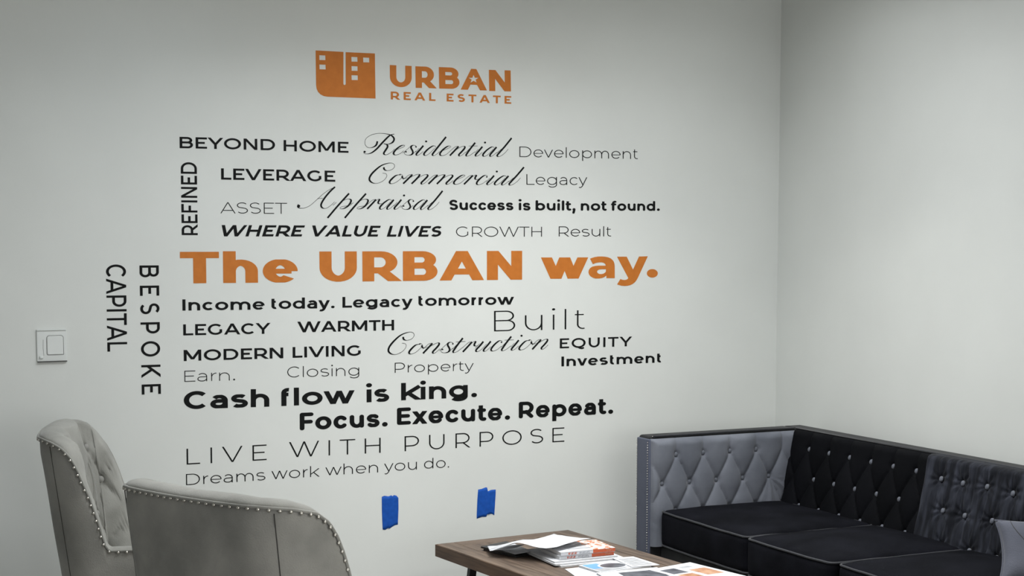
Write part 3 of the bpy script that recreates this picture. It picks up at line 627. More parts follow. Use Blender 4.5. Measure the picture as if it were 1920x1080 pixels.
# ---- light switch
sw = thing('light_switch', 'white rocker dimmer switch plate on the wall at the far left', 'light switch', (-3.161, 0, 1.1925))
obj('face_plate', *rbox((0, -0.003, 0), (0.107, 0.006, 0.116), 0.0028, 4), 'plastic', sw, True)
def rounded(w, h, r, y, top_extra=0.0):
    pts = []
    for cx, cz, a0 in ((w / 2 - r, h / 2 - r, 0), (-w / 2 + r, h / 2 - r, 90), (-w / 2 + r * .5, -h / 2 + r * .5, 180), (w / 2 - r * .3, -h / 2 + r * .3, 270)):
        rr = r if a0 < 180 else (r * .5 if a0 == 180 else r * .3)
        for k in range(6):
            a = math.radians(a0 + 90 * k / 5); pts.append((cx + rr * math.cos(a), y, cz + rr * math.sin(a)))
    return pts
ro = rounded(0.060, 0.071, 0.010, -0.0062)
ring = obj('rocker_gap', *tube([(x + .012, y, z + .001) for x, y, z in ro], 0.0007, 6, True), 'slot', sw)
v, f = [], []
a_ = [(x * .96 + .012, -0.0060, z * .96 + .001) for x, y, z in ro]; b_ = [(x * .93 + .012, -0.0078, z * .93 + .001) for x, y, z in ro]
n = len(a_); v = a_ + b_; f = [tuple(reversed(range(n, 2 * n)))] + [(i, (i + 1) % n, n + (i + 1) % n, n + i) for i in range(n)]
fix(obj('rocker', v, f, 'plastic', sw))
obj('dimmer_slot', *tube([(-.030, -.0062, .022), (-.031, -.0062, -.01), (-.029, -.0062, -.036)], 0.0005, 6), 'slot', sw)
obj('dimmer_knob', *rbox((-.038, -.0085, -.042), (.013, .006, .010), .0025, 2), 'plastic', sw, True)
obj('lower_lip', *rbox((0.001, -.005, -.0585), (.105, .010, .0035), .0012, 3), 'slot', sw, True)
obj('upper_lip', *rbox((0, -.0055, .0565), (.106, .009, .004), .0015, 3), 'plastic', sw, True)

# ------------------------------------------------------------------ sofa (back along the right wall, arm along the back wall)
sofa = thing('sofa', 'dark velvet sofa with button tufted back standing in the room corner', 'sofa', (-0.48, -1.40, 0))
SO = Vector((0.48, 1.40, 0))                 # world -> sofa local
def sp(name, vf, m, smooth=True, parent=None):
    v, f = vf
    return obj(name, [(x + SO.x, y + SO.y, z) for x, y, z in v], f, m, parent or sofa, smooth)
def rb(x0, x1, y0, y1, z0, z1, r, n=6, fn=None):
    return rbox(((x0 + x1) / 2, (y0 + y1) / 2, (z0 + z1) / 2), (x1 - x0, y1 - y0, z1 - z0), r, n, fn)
YE = -3.10
sp('back_frame', rb(-.178, -.085, YE, -.312, .13, .782, .012), 'frame')
sp('arm_frame', rb(-.885, -.170, -.412, -.312, .13, .782, .014), 'frame')
arm2 = sp('arm_frame', rb(-.885, -.170, YE, YE + .10, .13, .782, .014), 'frame')
sp('base_rail', rb(-.835, -.18, YE + .10, -.412, .13, .335, .012), 'frame')
def front_panel(y0, y1):
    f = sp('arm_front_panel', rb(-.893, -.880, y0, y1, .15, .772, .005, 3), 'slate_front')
    pts = []
    for yy in (y0 + .006, y1 - .006):
        k = 0
        while .16 + k * .0105 < .765:
            pts.append((-.894, yy, .16 + k * .0105)); k += 1
    parts = []
    d = dome(.0032, .003, 6, 2)
    for p in pts: parts.append(([(p[0] - v[2], p[1] + v[0], p[2] + v[1]) for v in d[0]], d[1]))
    t = sp('nailhead_trim', join(*parts), 'nail'); t['kind'] = 'stuff'
front_panel(-.414, -.316)
front_panel(YE + .01, YE + .09)
for x, y in ((-.82, -.36), (-.14, -.36), (-.82, YE + .05), (-.14, YE + .05), (-.82, -1.40)):
    sp('leg', tube([(x, y, 0), (x, y, .14)], .022, 12), 'leg_wood')

def panel(name, O, U, V, N, wd, ht, pu, pv, u0, v0, rows, m, amp=.018, thick=.03, step=.0048, extra=None, btn='btn', lattice=True, buttons=None, foldpow=.38):
    """tufted pad: origin O, axes U (along), V (up), N (out of the pad)"""
    O, U, V, N = [Vector(q) for q in (O, U, V, N)]
    nu, nv = int(wd / step), int(ht / step)
    vmin = v0 - (rows - 1) * pv
    bt = buttons or [(u0 + (i + (r % 2) * .5) * pu, v0 - r * pv) for r in range(rows) for i in range(-2, 12)]
    bt = [b for b in bt if .02 < b[0] < wd - .09 and .012 < b[1] < ht - .02]
    def h(u, v):
        e = min(u, wd - u, (ht - v)) / .028
        edge = math.sqrt(max(0, 1 - (1 - min(1, max(0, e))) ** 2))
        if lattice:
            if v > v0: a = b = (u - u0) / pu
            else:
                a = (u - u0) / pu - (v0 - v) / (2 * pv); b = (u - u0) / pu + (v0 - v) / (2 * pv)
            w = (abs(math.sin(PI * a)) * abs(math.sin(PI * b))) ** foldpow if v <= v0 else abs(math.sin(PI * a)) ** (2 * foldpow)
            fd = max(0, min(1, (v - (vmin - .55 * pv)) / (.35 * pv)))
            q = amp * (w * fd + .75 * (1 - fd))
        else: q = amp * .8
        for bu, bv in bt:
            d2 = (u - bu) ** 2 + (v - bv) ** 2
            if d2 < .01: q -= (.010 if lattice else .017) * math.exp(-d2 / .00018) + (0 if lattice else .008 * math.exp(-d2 / .0014))
        if extra: q += extra(u, v, bt)
        return (thick + q) * edge
    vs, fs = [], []
    for i in range(nu + 1):
        for j in range(nv + 1):
            u, v = wd * i / nu, ht * j / nv
            vs.append(tuple(O + U * u + V * v + N * h(u, v)))
    for i in range(nu):
        for j in range(nv):
            a = i * (nv + 1) + j; fs.append((a, a + nv + 1, a + nv + 2, a + 1))
    if U.cross(V).dot(N) < 0: fs = [tuple(reversed(f)) for f in fs]
    o = sp(name, (vs, fs), m)
    src = None; eul = aim(N)
    for bu, bv in bt:
        p = O + U * bu + V * bv + N * (thick + (.0 if lattice else .0) - .001 + (0 if lattice else amp * .8 - .012)) + SO
        if src is None:
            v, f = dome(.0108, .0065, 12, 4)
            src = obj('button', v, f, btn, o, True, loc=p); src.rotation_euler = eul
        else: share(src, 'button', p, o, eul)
    return o
def arm_fan(u, v, bt):
    # stretched folds fanning down from the last button, near the corner
    bu, bv = .565, .255
    du, dv = u - bu, v - bv
    if dv < 0.01 and du > -.13:
        ang = math.atan2(-dv, du); r = math.hypot(du, dv)
        return .0035 * math.sin(ang * 13) * min(1, r / .03) * math.exp(-((ang - 1.2) / .7) ** 2) * min(1, max(0, .19 - r) / .05)
    return 0
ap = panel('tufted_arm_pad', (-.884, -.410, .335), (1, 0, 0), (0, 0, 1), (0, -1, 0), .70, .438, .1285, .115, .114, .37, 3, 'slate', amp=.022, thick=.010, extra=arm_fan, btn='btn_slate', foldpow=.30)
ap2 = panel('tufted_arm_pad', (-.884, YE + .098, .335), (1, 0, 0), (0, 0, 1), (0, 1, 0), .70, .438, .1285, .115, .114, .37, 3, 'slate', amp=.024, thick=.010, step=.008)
rake = Vector((.075, 0, .36)).normalized(); bn = Vector((-rake.z, 0, rake.x))
bo = (-.255, -1.325, .415)
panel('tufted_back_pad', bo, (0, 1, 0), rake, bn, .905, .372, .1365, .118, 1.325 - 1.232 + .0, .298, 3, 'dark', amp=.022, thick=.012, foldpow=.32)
def wrinkles(u, v, bt):
    q = .0045 * noise.noise(Vector((u * 42, v * 9, 3))) + .0028 * noise.noise(Vector((u * 90, v * 16, 8)))
    for bu, bv in bt:
        du, dv = u - bu, v - bv; r = math.hypot(du, dv)
        if r < .085: q += .0032 * math.sin(math.atan2(dv, du) * 9 + bu * 40) * math.exp(-((r - .025) / .03) ** 2)
        if abs(du) < .02 and -.118 < dv < 0: q -= .006 * math.exp(-((du - .012 * math.sin(dv * 26)) / .004) ** 2)
    return q
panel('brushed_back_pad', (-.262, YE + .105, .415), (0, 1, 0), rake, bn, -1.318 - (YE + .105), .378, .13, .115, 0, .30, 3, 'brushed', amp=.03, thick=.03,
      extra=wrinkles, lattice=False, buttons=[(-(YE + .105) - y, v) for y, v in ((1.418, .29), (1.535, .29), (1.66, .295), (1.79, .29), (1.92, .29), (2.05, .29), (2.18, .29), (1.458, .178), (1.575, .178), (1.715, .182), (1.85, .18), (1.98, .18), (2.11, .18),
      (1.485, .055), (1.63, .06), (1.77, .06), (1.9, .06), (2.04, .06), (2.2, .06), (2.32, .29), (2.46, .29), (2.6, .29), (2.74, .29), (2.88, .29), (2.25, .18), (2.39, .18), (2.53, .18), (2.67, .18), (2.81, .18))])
# trim line between the frame top and the pads
def trim_line(a, b, r=.0022, m='nail'):
    n = int((Vector(b) - Vector(a)).length / .0105); parts = []
    d = dome(.0034, .0026, 6, 2)
    for i in range(n + 1):
        p = Vector(a).lerp(Vector(b), i / n)
        parts.append(([(p.x + v[0], p.y + v[1], p.z + v[2]) for v in d[0]], d[1]))
    t = sp('nailhead_trim', join(*parts), m); t['kind'] = 'stuff'
trim_line((-.870, -.405, .7815), (-.185, -.405, .7815))
trim_line((-.170, -.42, .7815), (-.170, YE + .1, .7815))
sp('welt', tube([(-.176, -.41, .784), (-.176, YE + .1, .784)], .004, 6), 'piping')
sp('welt', tube([(-.872, -.4125, .784), (-.19, -.4125, .784)], .003, 6), 'piping')

def seat_cushion(y0, y1, sag, x0=-.852, x1=-.262):
    def fn(x, y, z, u, v, w):
        if w > 0:
            z += (.022 + sag) * (1 - u * u) * (1 - v * v) * w
            z += .0022 * noise.noise(Vector((x * 9, y * 9, y0)))
        else: z -= .004 * (1 - v * v)
        if u < -.5: x -= .010 * (1 - w * w) * (1 - v * v)
        y += (.006 if v > 0 else -.006) * (1 - w * w) * (1 - u * u) * 0
        return x, y, z
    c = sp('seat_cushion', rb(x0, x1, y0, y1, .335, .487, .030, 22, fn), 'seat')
    def loop(z, ins):
        P = []; r = .03
        for cx, cy, a0 in ((x1 - r, y1 - r, 0), (x0 + r, y1 - r, 90), (x0 + r, y0 + r, 180), (x1 - r, y0 + r, 270)):
            for k in range(7):
                a = math.radians(a0 + 15 * k); P.append((cx + (r - ins) * math.cos(a), cy + (r - ins) * math.sin(a), z))
        n = len(P); out = []
        for i in range(n):
            a, b = Vector(P[i]), Vector(P[(i + 1) % n]); k = max(1, int((b - a).length / .03))
            for j in range(k):
                q = a.lerp(b, j / k); u = (q.x - (x0 + x1) / 2) / ((x1 - x0) / 2); w = (q.y - (y0 + y1) / 2) / ((y1 - y0) / 2)
                out.append((q.x - (.006 * (1 - w * w) if u < -.9 else 0), q.y, q.z + .002 * noise.noise(q * 11)))
        return out
    for z, i in ((.4795, .004), (.343, .004)):
        v, f = tube(loop(z, i), .0038, 8, True)
        sp('piping', (v, f), 'piping', parent=c)
    return c
seat_cushion(-1.066, -.432, .002)
seat_cushion(-1.600, -1.074, .006, x0=-.862)
seat_cushion(-2.300, -1.612, .012, x0=-.850)
seat_cushion(-2.990, -2.308, .010, x0=-.856)

# throw pillow at the right end
def pillow(loc, rot, w, h, t, label):
    e = bpy.data.objects.new('throw_pillow', None); COL.objects.link(e)
    e.location = loc; e.rotation_euler = rot; tag(e, label, 'pillow')
    N = 36; vs, fs = [], []
    def P(u, v, s):
        pin = 1 - .10 * (1 - v * v) * abs(u) ** 3; pin2 = 1 - .09 * (1 - u * u) * abs(v) ** 3
        th = t / 2 * ((1 - u ** 4) * (1 - v ** 4)) ** .5
        n = .006 * noise.noise(Vector((u * 3, v * 3, s))) * (1 - u * u) * (1 - v * v) if True else 0
        return (u * w / 2 * pin, s * (th + n), v * h / 2 * pin2)
    for s in (1, -1):
        o = len(vs)
        for i in range(N + 1):
            for j in range(N + 1): vs.append(P(-1 + 2 * i / N, -1 + 2 * j / N, s))
        for i in range(N):
            for j in range(N):
                a = o + i * (N + 1) + j; q = (a, a + N + 1, a + N + 2, a + 1)
                fs.append(q if s < 0 else tuple(reversed(q)))
    fix(obj('pillow_cover', vs, fs, 'pillow', e, True))
    edge = [P(-1 + 2 * i / 20, -1, 1) for i in range(20)] + [P(1, -1 + 2 * i / 20, 1) for i in range(20)] + [P(1 - 2 * i / 20, 1, 1) for i in range(20)] + [P(-1, 1 - 2 * i / 20, 1) for i in range(20)]
    obj('piping', *tube(edge, .0035, 6, True), 'pillow', e, True)
    obj('seam', *tube([tuple(Vector(P(-.62 + .16 * math.sin(k * .35), -.93 + 1.86 * k / 14, -1)) + Vector((0, -.0006, 0))) for k in range(15)], .0011, 5), 'seam', e, True)
    return e
pillow((-.47, -2.25, .600), (math.radians(-30), math.radians(0), math.radians(-33)), .38, .21, .11, 'grey velvet throw pillow leaning on the sofa back at the right edge')

# ------------------------------------------------------------------ barrel armchairs
HP = [(-.2, .952), (0, .950), (.05, .942), (.10, .926), (.14, .898), (.165, .862), (.185, .820), (.205, .765), (.222, .70), (.236, .635), (.245, .607), (.26, .598), (.7, .598)]
def armchair(name, label, loc, rz, HW, shift):
    t = thing(name, label, 'armchair', loc, rz, 'grey velvet armchairs')
    def hz(d, y=0):
        k = shift if y < .1 else shift * .25
        d -= k * min(1, max(0, d / .12))
        for (a, p), (b, q) in zip(HP, HP[1:]):
            if d <= b: return p + (q - p) * (d - a) / (b - a)
        return HP[-1][1]
    # plan path (top rim), near side first: chair faces +X, back at x=-.30
    P = []; R = .13; XB = -.30; XF = .34
    for i in range(40): P.append((XF + (XB + R - XF) * i / 40, -HW))
    for i in range(16): a = math.radians(270 - 90 * i / 16); P.append((XB + R + R * math.cos(a), -HW + R + R * math.sin(a)))
    for i in range(33): P.append((XB, (-HW + R) + (2 * HW - 2 * R) * i / 32))
    for i in range(1, 17): a = math.radians(180 - 90 * i / 16); P.append((XB + R + R * math.cos(a), HW - R + R * math.sin(a)))
    for i in range(1, 41): P.append((XB + R + (XF - XB - R) * i / 40, HW))
    P = [(x - .025 * max(0, 1 - (y / .28) ** 2) * (1 if x < XB + R else 0), y) for x, y in P]
    # resample evenly and finely where the wing drops
    L = [0]
    for a, b in zip(P, P[1:]): L.append(L[-1] + math.dist(a, b))
    def at(s):
        for i in range(len(P) - 1):
            if s <= L[i + 1] or i == len(P) - 2:
                k = (s - L[i]) / (L[i + 1] - L[i]); return (P[i][0] + (P[i + 1][0] - P[i][0]) * k, P[i][1] + (P[i + 1][1] - P[i][1]) * k)
    N = 190
    cols = []
    for i in range(N + 1):
        s = L[-1] * i / N; x, y = at(s); x2, y2 = at(min(L[-1], s + .004)); x1, y1 = at(max(0, s - .004))
        n = Vector((y2 - y1, -(x2 - x1), 0)).normalized()
        # outward: away from the middle of the seat
        if n.dot(Vector((x - .05, y, 0))) < 0: n = -n
        cols.append((x, y, n, hz(x - XB, y), s))
    def lean(x, y, z, n, ins=0):
        bw = max(0, min(1, 1 - (x - XB) / .32))
        return (x + .14 * (.95 - z) * bw - n.x * ins, y * (1 - .05 * (.95 - z)) - n.y * ins, z)
    # outer shell
    vs, fs = [], []; K = 16; Z0 = .15
    for x, y, n, h, s in cols:
        for j in range(K + 1):
            f = j / K; z = Z0 + (h - Z0) * f
            ins = .006 * max(0, (f - .93) / .07) ** 2 + .0
            vs.append(lean(x, y, z, n, ins + .0015 * noise.noise(Vector((s * 6, z * 6, 0)))))
    for i in range(N):
        for j in range(K):
            a = i * (K + 1) + j; fs.append((a, a + 1, a + K + 2, a + K + 1))
    shell = obj('outer_shell', vs, fs, 'chair_out', t, True)
    # padding: roll over the rim and tufted inner face down to the seat
    vs, fs = [], []; RJ = 10; IJ = 44
    sm = L[-1] / 2; pu = .25; rows = [.87, .755, .64]
    bts = [(sm + (i + (.5 if r % 2 else 0)) * pu, z) for r, z in enumerate(rows) for i in range(-4, 5)]
    def inner(s, z, h, x):
        vt = h
        v0, pv = rows[0], .115
        if z > v0: a = b = (s - sm) / pu
        else: a = (s - sm) / pu - (v0 - z) / (2 * pv); b = (s - sm) / pu + (v0 - z) / (2 * pv)
        w = (abs(math.sin(PI * a)) * abs(math.sin(PI * b))) ** (.32 if z <= v0 else .7)
        q = .022 * w - .010
        for bs, bz in bts:
            d2 = (s - bs) ** 2 + (z - bz) ** 2
            if d2 < .01: q -= .012 * math.exp(-d2 / .0003)
        q += .002 * noise.noise(Vector((s * 20, z * 12, 5)))
        low = max(0, min(1, (h - .60) / .2))
        return q * (.25 + .75 * low)
    for x, y, n, h, s in cols:
        th = .045 + .035 * max(0, min(1, (h - .6) / .35))
        rim = .005
        col = []
        for j in range(RJ + 1):
            a = PI * j / RJ
            ins = rim + (th) * (1 - math.cos(a)) / 2
            z = h + .002 + (.008 + .008 * max(0, min(1, (h - .6) / .3))) * math.sin(a)
            fold = .003 * (abs(math.sin(PI * (s - sm) / pu)) ** .4 - 1) * math.sin(a) if h > .7 else 0
            col.append(lean(x, y, z + fold, n, ins + (inner(s, h, h, x) * max(0, (a / PI - .5) * 2))))
        for j in range(1, IJ + 1):
            z = h + .003 - (h - .38) * j / IJ
            col.append(lean(x, y, z, n, rim + th + inner(s, z, h, x) + .015 * min(1, j / 8)))
        vs += col
    K2 = RJ + IJ
    for i in range(N):
        for j in range(K2):
            a = i * (K2 + 1) + j; fs.append((a, a + 1, a + K2 + 2, a + K2 + 1))
    pad = obj('tufted_padding', vs, fs, 'chair_in', t, True)
    # front faces of the two arms
    for idx in (0, N):
        x, y, n, h, s = cols[idx]
        o_ = [lean(x, y, Z0 + (h - Z0) * j / 8, n) for j in range(9)]
        i_ = [lean(x, y, Z0 + (h - Z0) * j / 8, n, .075) for j in range(9)]
        v = o_ + i_; f = [(j, j + 1, 10 + j, 9 + j) for j in range(8)]
        obj('arm_front', v, f, 'chair_out', t)
    # buttons on the inner back
    src = None
    for bs, bz in bts:
        i = min(range(N + 1), key=lambda k: abs(cols[k][4] - bs)); x, y, n, h, s = cols[i]
        if h < .72 or bz > h - .05: continue
        th = .080
        p = lean(x, y, bz, n, .005 + th + .013)
        if src is None: src = obj('button', *dome(.0125, .008, 12, 4), 'btn_grey', pad, True, loc=p); src.rotation_euler = aim(-n)
        else: share(src, 'button', p, pad, aim(-n))
    # welt and nailheads along the rim
    rimline = [lean(x, y, h + .001, n, .002) for x, y, n, h, s in cols]
    obj('welt', *tube(rimline, .0045, 6), 'chair_in', t, True)
    seg = [0]
    for a, b in zip(rimline, rimline[1:]): seg.append(seg[-1] + math.dist(a, b))
    src = None; k = 0; dist = .01
    while dist < seg[-1]:
        while k < len(seg) - 2 and seg[k + 1] < dist: k += 1
        f = (dist - seg[k]) / (seg[k + 1] - seg[k]); a, b = Vector(rimline[k]), Vector(rimline[k + 1])
        c = cols[k]; nn = c[2]; tdir = (b - a).normalized(); perp = nn.cross(tdir); perp = perp if perp.z < 0 or (abs(perp.z) < .2 and perp.x < 0) else -perp
        p = a.lerp(b, f) + perp * .0050 + nn * .002
        if src is None: src = obj('nailhead', *dome(.0054, .0045, 10, 3), 'nail', t, True, loc=p); src.rotation_euler = aim(nn + Vector((0, 0, .25)))
        else: share(src, 'nailhead', p, t, aim(nn + Vector((0, 0, .25))))
        dist += .0262
    # vertical seams where the back panel meets the side panels
    for si in (L[40] + .11, L[-1] - L[40] - .11):
        i = min(range(N + 1), key=lambda k: abs(cols[k][4] - si)); x, y, n, h, s = cols[i]
        obj('seam', *tube([lean(x, y, Z0 + (h - .012 - Z0) * j / 14, n, -.0002) for j in range(15)], .0014, 5), 'seam', t, True)
    # seat and underframe
    def fn(x, y, z, u, v, w):
        if w > 0: z += .02 * (1 - u * u) * (1 - v * v)
        return x, y, z
    st = obj('seat_cushion', *rbox((.075, 0, .40), (.53, .44, .14), .035, 10, fn), 'chair_in', t, True)
    obj('seat_base', *rbox((.085, 0, .235), (.46, .47, .16), .02, 4), 'chair_out', t, True)
    for x, y in ((.28, .23), (.28, -.23), (-.12, .22), (-.12, -.22)):
        v, f = tube([(x * 1.06, y * 1.06, 0), (x, y, .16)], .02, 10)
        v = [(px, py, pz) if pz > .08 else ((px - x * 1.06) * .6 + x * 1.06, (py - y * 1.06) * .6 + y * 1.06, pz) for px, py, pz in v]
        obj('leg', v, f, 'leg_wood', t, True)
    return t
armchair('armchair', 'grey velvet tufted armchair seen from the side, standing at the wall on the left', (-2.987, -.678, 0), math.radians(-16), .305, -.065)
armchair('armchair', 'grey velvet armchair seen from behind, nearest to the viewer in the foreground', (-2.930, -1.999, 0), math.radians(24.8), .335, .028)

# ------------------------------------------------------------------ coffee table
ta = math.atan2(.09, .996)                                  # table turned about 5 degrees
tb = thing('coffee_table', 'brown plank coffee table on black steel legs in front of the sofa', 'coffee table', (-1.881, -.549, 0), ta)
TW, TL, TZ, TH = .585, 1.15, .45, .046                      # local: +X across, -Y along
def tp(name, x0, x1, y0, y1, z0, z1, m, r=.002):
    return obj(name, *rbox(((x0 + x1) / 2, (y0 + y1) / 2, (z0 + z1) / 2), (x1 - x0, y1 - y0, z1 - z0), r, 1), m, tb)
e = .075
for i in range(4):
    a = e + (TW - 2 * e) * i / 4; b = e + (TW - 2 * e) * (i + 1) / 4
    tp('plank', a + .001, b - .001, -TL + e + .001, -e - .001, TZ - .02, TZ - (.0008 if i % 2 else 0), 'wood' if i % 2 else 'wood2')
tp('plank', .003, e - .001, -TL + .003, -.003, TZ - .02, TZ, 'wood'); tp('plank', TW - e + .001, TW - .003, -TL + .003, -.003, TZ - .02, TZ, 'wood2')
tp('plank', e, TW - e, -e + .001, -.003, TZ - .02, TZ, 'wood_x'); tp('plank', e, TW - e, -TL + .003, -TL + e - .001, TZ - .02, TZ, 'wood_x')
for a in ((0, .003, -TL, 0), (TW - .003, TW, -TL, 0), (.003, TW - .003, -.003, 0), (.003, TW - .003, -TL, -TL + .003)):
    tp('apron', a[0], a[1], a[2], a[3], TZ - TH, TZ - .0015, 'wood_side', .0008)
tp('underboard', .003, TW - .003, -TL + .003, -.003, TZ - TH, TZ - .0205, 'wood_side', .001)
for y in (-.13, -TL + .13):
    for sx in (0, 1):
        x0 = .09 if sx == 0 else TW - .09; x1 = .045 if sx == 0 else TW - .045
        v, f = box(-.014, .014, -.005, .005, 0, 1)
        v = [(x1 + (x0 - x1) * q[2] + q[0], y + q[1] * 2 + (0.02 if y > -.5 else -.02) * (1 - q[2]), q[2] * (TZ - TH)) for q in v]
        obj('leg', v, f, 'steel', tb)
    tp('leg_plate', .05, TW - .05, y - .02, y + .02, TZ - TH - .004, TZ - TH, 'steel', .001)

# ------------------------------------------------------------------ papers and books on the table (world coordinates on the table top)
def quadprism(P, z0, z1):
    v = [(x, y, z0) for x, y in P] + [(x, y, z1) for x, y in P]; n = len(P)
    f = [tuple(range(n, 2 * n)), tuple(reversed(range(n)))] + [(i, (i + 1) % n, n + (i + 1) % n, n + i) for i in range(n)]
    return v, f
def flat_thing(name, label, cat, P, z0, z1, m, group=None, cover=None):
    cx = sum(p[0] for p in P) / len(P); cy = sum(p[1] for p in P) / len(P)
    ar = sum(P[i - 1][0] * P[i][1] - P[i][0] * P[i - 1][1] for i in range(len(P)))
    if ar < 0: P = P[::-1]
    t = thing(name, label, cat, (cx, cy, z0), 0, group)
    Q = [(x - cx, y - cy) for x, y in P]
    fix(obj('page_block' if cover else 'sheet', *quadprism([(x * .985, y * .985) for x, y in Q] if cover else Q, .0006, z1 - z0 - .0006), 'pages' if cover else m, t))
    if cover:
        fix(obj('cover', *quadprism(Q, z1 - z0 - .0006, z1 - z0), cover, t)); fix(obj('back_cover', *quadprism(Q, 0, .0006), cover, t))
    return t, (cx, cy)
def on(t, c, z, name, P, m, h=.0003):
    ar = sum(P[i - 1][0] * P[i][1] - P[i][0] * P[i - 1][1] for i in range(len(P)))
    if ar < 0: P = P[::-1]
    return fix(obj(name, *quadprism([(x - c[0], y - c[1]) for x, y in P], z, z + h), m, t))
def bil(Q, u, v):
    a = [Q[0][i] + (Q[1][i] - Q[0][i]) * u for i in (0, 1)]; b = [Q[3][i] + (Q[2][i] - Q[3][i]) * u for i in (0, 1)]
    return (a[0] + (b[0] - a[0]) * v, a[1] + (b[1] - a[1]) * v)
def sub(Q, u0, u1, v0, v1): return [bil(Q, u0, v0), bil(Q, u1, v0), bil(Q, u1, v1), bil(Q, u0, v1)]
Z = TZ
# three magazines under the books; quads: near-left, near-right, far-right, far-left
MG = [[(-1.655, -1.135), (-1.385, -1.135), (-1.375, -.86), (-1.648, -.87)],
      [(-1.672, -1.125), (-1.400, -1.118), (-1.392, -.87), (-1.665, -.875)],
      [(-1.668, -1.110), (-1.412, -1.105), (-1.402, -.86), (-1.662, -.865)]]
for i, (q, l) in enumerate(zip(MG, ('white magazine lying lowest in the stack under the two books', 'white magazine in the middle of the stack under the two books', 'white magazine directly under the two thick books'))):
    t, c = flat_thing('magazine', l, 'magazine', q, Z + .006 * i, Z + .006 * i + .0058, 'paper', 'magazines under the books', cover='paper')
    on(t, c, .0058, 'cover_print', sub(q, .45, .93, .04, .5), 'print_dark' if i == 2 else 'print_grey')
# two thick books, spine to the viewer
BQ = [(-1.640, -1.095), (-1.425, -1.095), (-1.415, -.93), (-1.632, -.925)]
for i, l in enumerate(('thick white and orange book, the lower of the two with spines facing the viewer', 'thick white and orange book, the upper of the two, partly under loose paper')):
    z0 = Z + .018 + .0138 * i; hh = .0134
    q = [(x + .003 * i, y - .004 * i) for x, y in BQ]
    t = thing('book', l, 'book', (q[0][0], q[0][1], z0), 0, 'thick books on the table')
    ox, oy = q[0]
    R = lambda P: [(x - ox, y - oy) for x, y in P]
    fix(obj('page_block', *quadprism(R(sub(q, .012, .985, .01, .985)), .0012, hh - .0012), 'pages', t))
    fix(obj('cover', *quadprism(R(sub(q, 0, .59, 0, 1)), hh - .0012, hh), 'paper', t))
    fix(obj('cover', *quadprism(R(sub(q, .59, 1, 0, 1)), hh - .0012, hh), 'print_mix', t))
    fix(obj('back_cover', *quadprism(R(q), 0, .0012), 'paper', t))
    sv = R(sub(q, 0, .59, 0, .008)); fix(obj('spine', *quadprism(sv, .0006, hh - .0006), 'paper', t))
    sv = R(sub(q, .59, 1, 0, .008)); fix(obj('spine', *quadprism(sv, .0006, hh - .0006), 'book_orange', t))
    fix(obj('cover_print', *quadprism(R(sub(q, .1, .5, .15, .8)), hh, hh + .0003), 'paper', t))
    for k in range(3): fix(obj('cover_print', *quadprism(R(sub(q, .22, .62, .2 + k * .22, .30 + k * .22)), hh + .0003, hh + .0006), 'print_grey', t))
    # spine lettering: blocks of small letter strokes
    def strokes(u0, u1, z0_, z1_, m, n, name):
        parts = []
        for k in range(n):
            a = u0 + (u1 - u0) * k / n; b = a + (u1 - u0) / n * .7
            P = R(sub(q, a, b, -.004, 0))
            if k % 3 == 0:
                parts.append(quadprism(P, z0_, z1_))
            else:
                P2 = R(sub(q, a, a + (b - a) * .35, -.004, 0)); parts.append(quadprism(P2, z0_, z1_))
                parts.append(quadprism(P, z1_ - .0014, z1_) if k % 3 == 1 else quadprism(P, z0_, z0_ + .0014))
        o = fix(obj(name, *join(*parts), m, t)); return o
    strokes(.14, .30, .003, .0105, 'book_orange', 8, 'spine_lettering')
    strokes(.34, .54, .004, .0095, 'print_grey', 9, 'spine_lettering')
    strokes(.84, .96, .005, .0095, 'print_tan', 6, 'spine_lettering')
# black folders to the left of the books
FQ = [(-1.722, -.915), (-1.650, -.898), (-1.645, -.69), (-1.772, -.745)]
for i, l in enumerate(('black card folder lying lowest, left of the books', 'black card folder on another folder, left of the books')):
    q = [(x - .006 * i, y + .010 * i) for x, y in FQ]
    t, c = flat_thing('folder', l, 'folder', [q[0], (q[1][0] - .012, q[1][1]), (q[1][0], q[1][1] + .012), q[2], q[3]], Z + .008 * i, Z + .008 * i + .0075, 'folder', 'black folders')
t, c = flat_thing('paper_sheet', 'white sheet lying flat on the black folders', 'paper', [(-1.733, -.930), (-1.652, -.910), (-1.648, -.72), (-1.757, -.770)], Z + .016, Z + .0172, 'paper', 'loose white sheets on the table')
# loose sheets draped over folder and books
def draped(label, Q, hf, nu=26, nv=18, name='paper_sheet'):
    vs, fs = [], []
    for i in range(nu + 1):
        for j in range(nv + 1):
            u, v = i / nu, j / nv; x, y = bil(Q, u, v); vs.append((x, y, hf(u, v)))
    for i in range(nu):
        for j in range(nv):
            a = i * (nv + 1) + j; fs.append((a, a + nv + 1, a + nv + 2, a + 1))
    cx, cy = Q[0]
    o = obj(name, [(x - cx, y - cy, z - Z) for x, y, z in vs], fs, 'paper', None, True, loc=(cx, cy, Z))
    s = o.modifiers.new('thickness', 'SOLIDIFY'); s.thickness = .0006
    tag(o, label, 'paper', 'loose white sheets on the table'); return o
def h1(u, v):
    # rises from the folder over the books, with a wave along the near edge
    return Z + .028 + .030 * min(1, u * 1.7) + .012 * v * (1 - u) + .012 * math.exp(-((u - .42) / .16) ** 2) + .006 * max(0, u - .85) / .15 + .004 * math.sin(u * 6 + v * 3)
draped('white sheet of paper draped over the books and folders, uppermost', [(-1.806, -.866), (-1.645, -1.082), (-1.467, -1.002), (-1.640, -.800)], h1)
def h2(u, v): return Z + .0468 + .003 * v
draped('white sheet with raised corner behind the uppermost paper', [(-1.620, -.870), (-1.540, -1.000), (-1.500, -.985), (-1.509, -.790)], h2)
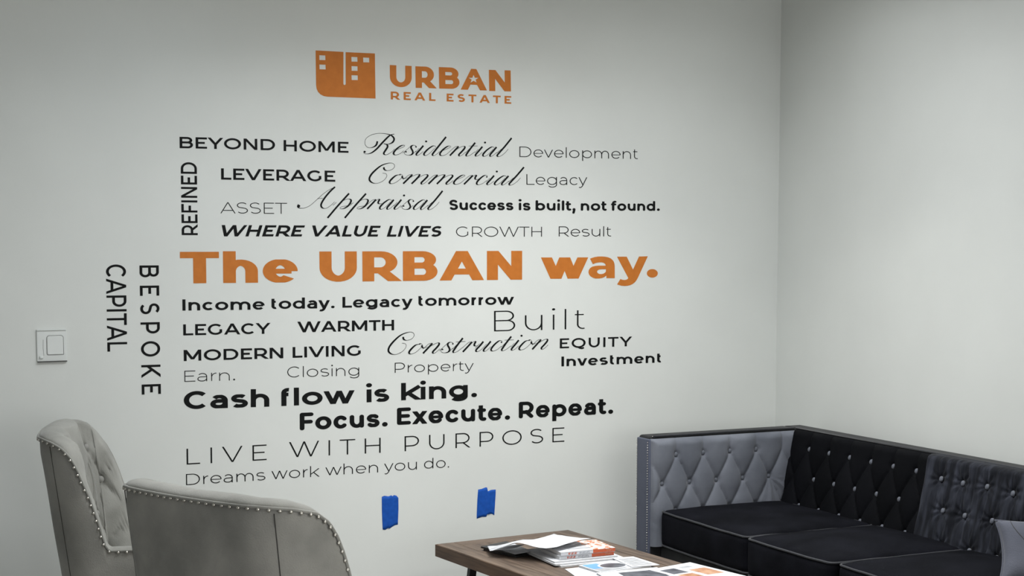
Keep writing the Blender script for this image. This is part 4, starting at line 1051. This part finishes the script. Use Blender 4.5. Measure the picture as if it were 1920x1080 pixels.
def h3(u, v): return Z + .0205 + .012 * u + .002 * v
draped('white sheet just under the uppermost paper, sticking out at the left', [(-1.795, -.850), (-1.720, -.900), (-1.660, -.860), (-1.770, -.775)], h3)
# flyers and magazines nearer to the viewer
q = [(-1.690, -1.345), (-1.470, -1.400), (-1.440, -1.150), (-1.655, -1.165)]
t, c = flat_thing('flyer', 'blank white leaflet at the left, in front of the book stack', 'leaflet', q, Z, Z + .0025, 'paper')
q = [(-1.585, -1.300), (-1.375, -1.275), (-1.375, -1.130), (-1.600, -1.160)]
t, c = flat_thing('magazine', 'magazine with a light blue patch and a round portrait on its cover', 'magazine', q, Z + .003, Z + .009, 'paper', cover='paper')
on(t, c, .006, 'cover_print', sub(q, .03, .55, .05, .85), 'print_grey')
on(t, c, .0063, 'cover_print', sub(q, .03, .30, .40, .92), 'print_blue')
cc = bil(q, .44, .5)
fix(obj('portrait', *quadprism([(cc[0] - c[0] + .055 * math.cos(k * PI / 12), cc[1] - c[1] + .045 * math.sin(k * PI / 12)) for k in range(24)], .0066, .0069), 'paper', t))
fix(obj('portrait', *quadprism([(cc[0] - c[0] + .046 * math.cos(k * PI / 12), cc[1] - c[1] + .036 * math.sin(k * PI / 12)) for k in range(24)], .0069, .0072), 'print_dark', t))
q = [(-1.455, -1.275), (-1.350, -1.285), (-1.360, -1.120), (-1.440, -1.110)]
t, c = flat_thing('leaflet', 'folded white leaflet with grey text at the right of the portrait magazine', 'leaflet', q, Z + .0095, Z + .0125, 'paper')
for k in range(6): on(t, c, .003, 'text_line', sub(q, .12, .85, .12 + k * .13, .16 + k * .13), 'print_grey')
q = [(-1.640, -1.530), (-1.400, -1.560), (-1.370, -1.300), (-1.600, -1.290)]
t, c = flat_thing('magazine', 'open magazine with a dark photograph at the lower edge of the picture', 'magazine', q, Z + .003, Z + .008, 'paper', cover='paper')
on(t, c, .005, 'photograph', sub(q, .30, .92, .30, .86), 'print_dark')
q = [(-1.375, -1.560), (-1.175, -1.560), (-1.225, -1.280), (-1.420, -1.330)]
t, c = flat_thing('magazine', 'magazine with small tan and dark pictures at the right of the table', 'magazine', q, Z + .003, Z + .009, 'paper', cover='paper')
on(t, c, .006, 'photograph', sub(q, .10, .42, .55, .85), 'print_dark'); on(t, c, .006, 'photograph', sub(q, .10, .42, .15, .48), 'print_tan')
on(t, c, .006, 'photograph', sub(q, .55, .90, .30, .66), 'print_tan'); on(t, c, .006, 'photograph', sub(q, .55, .78, .78, .86), 'print_grey')
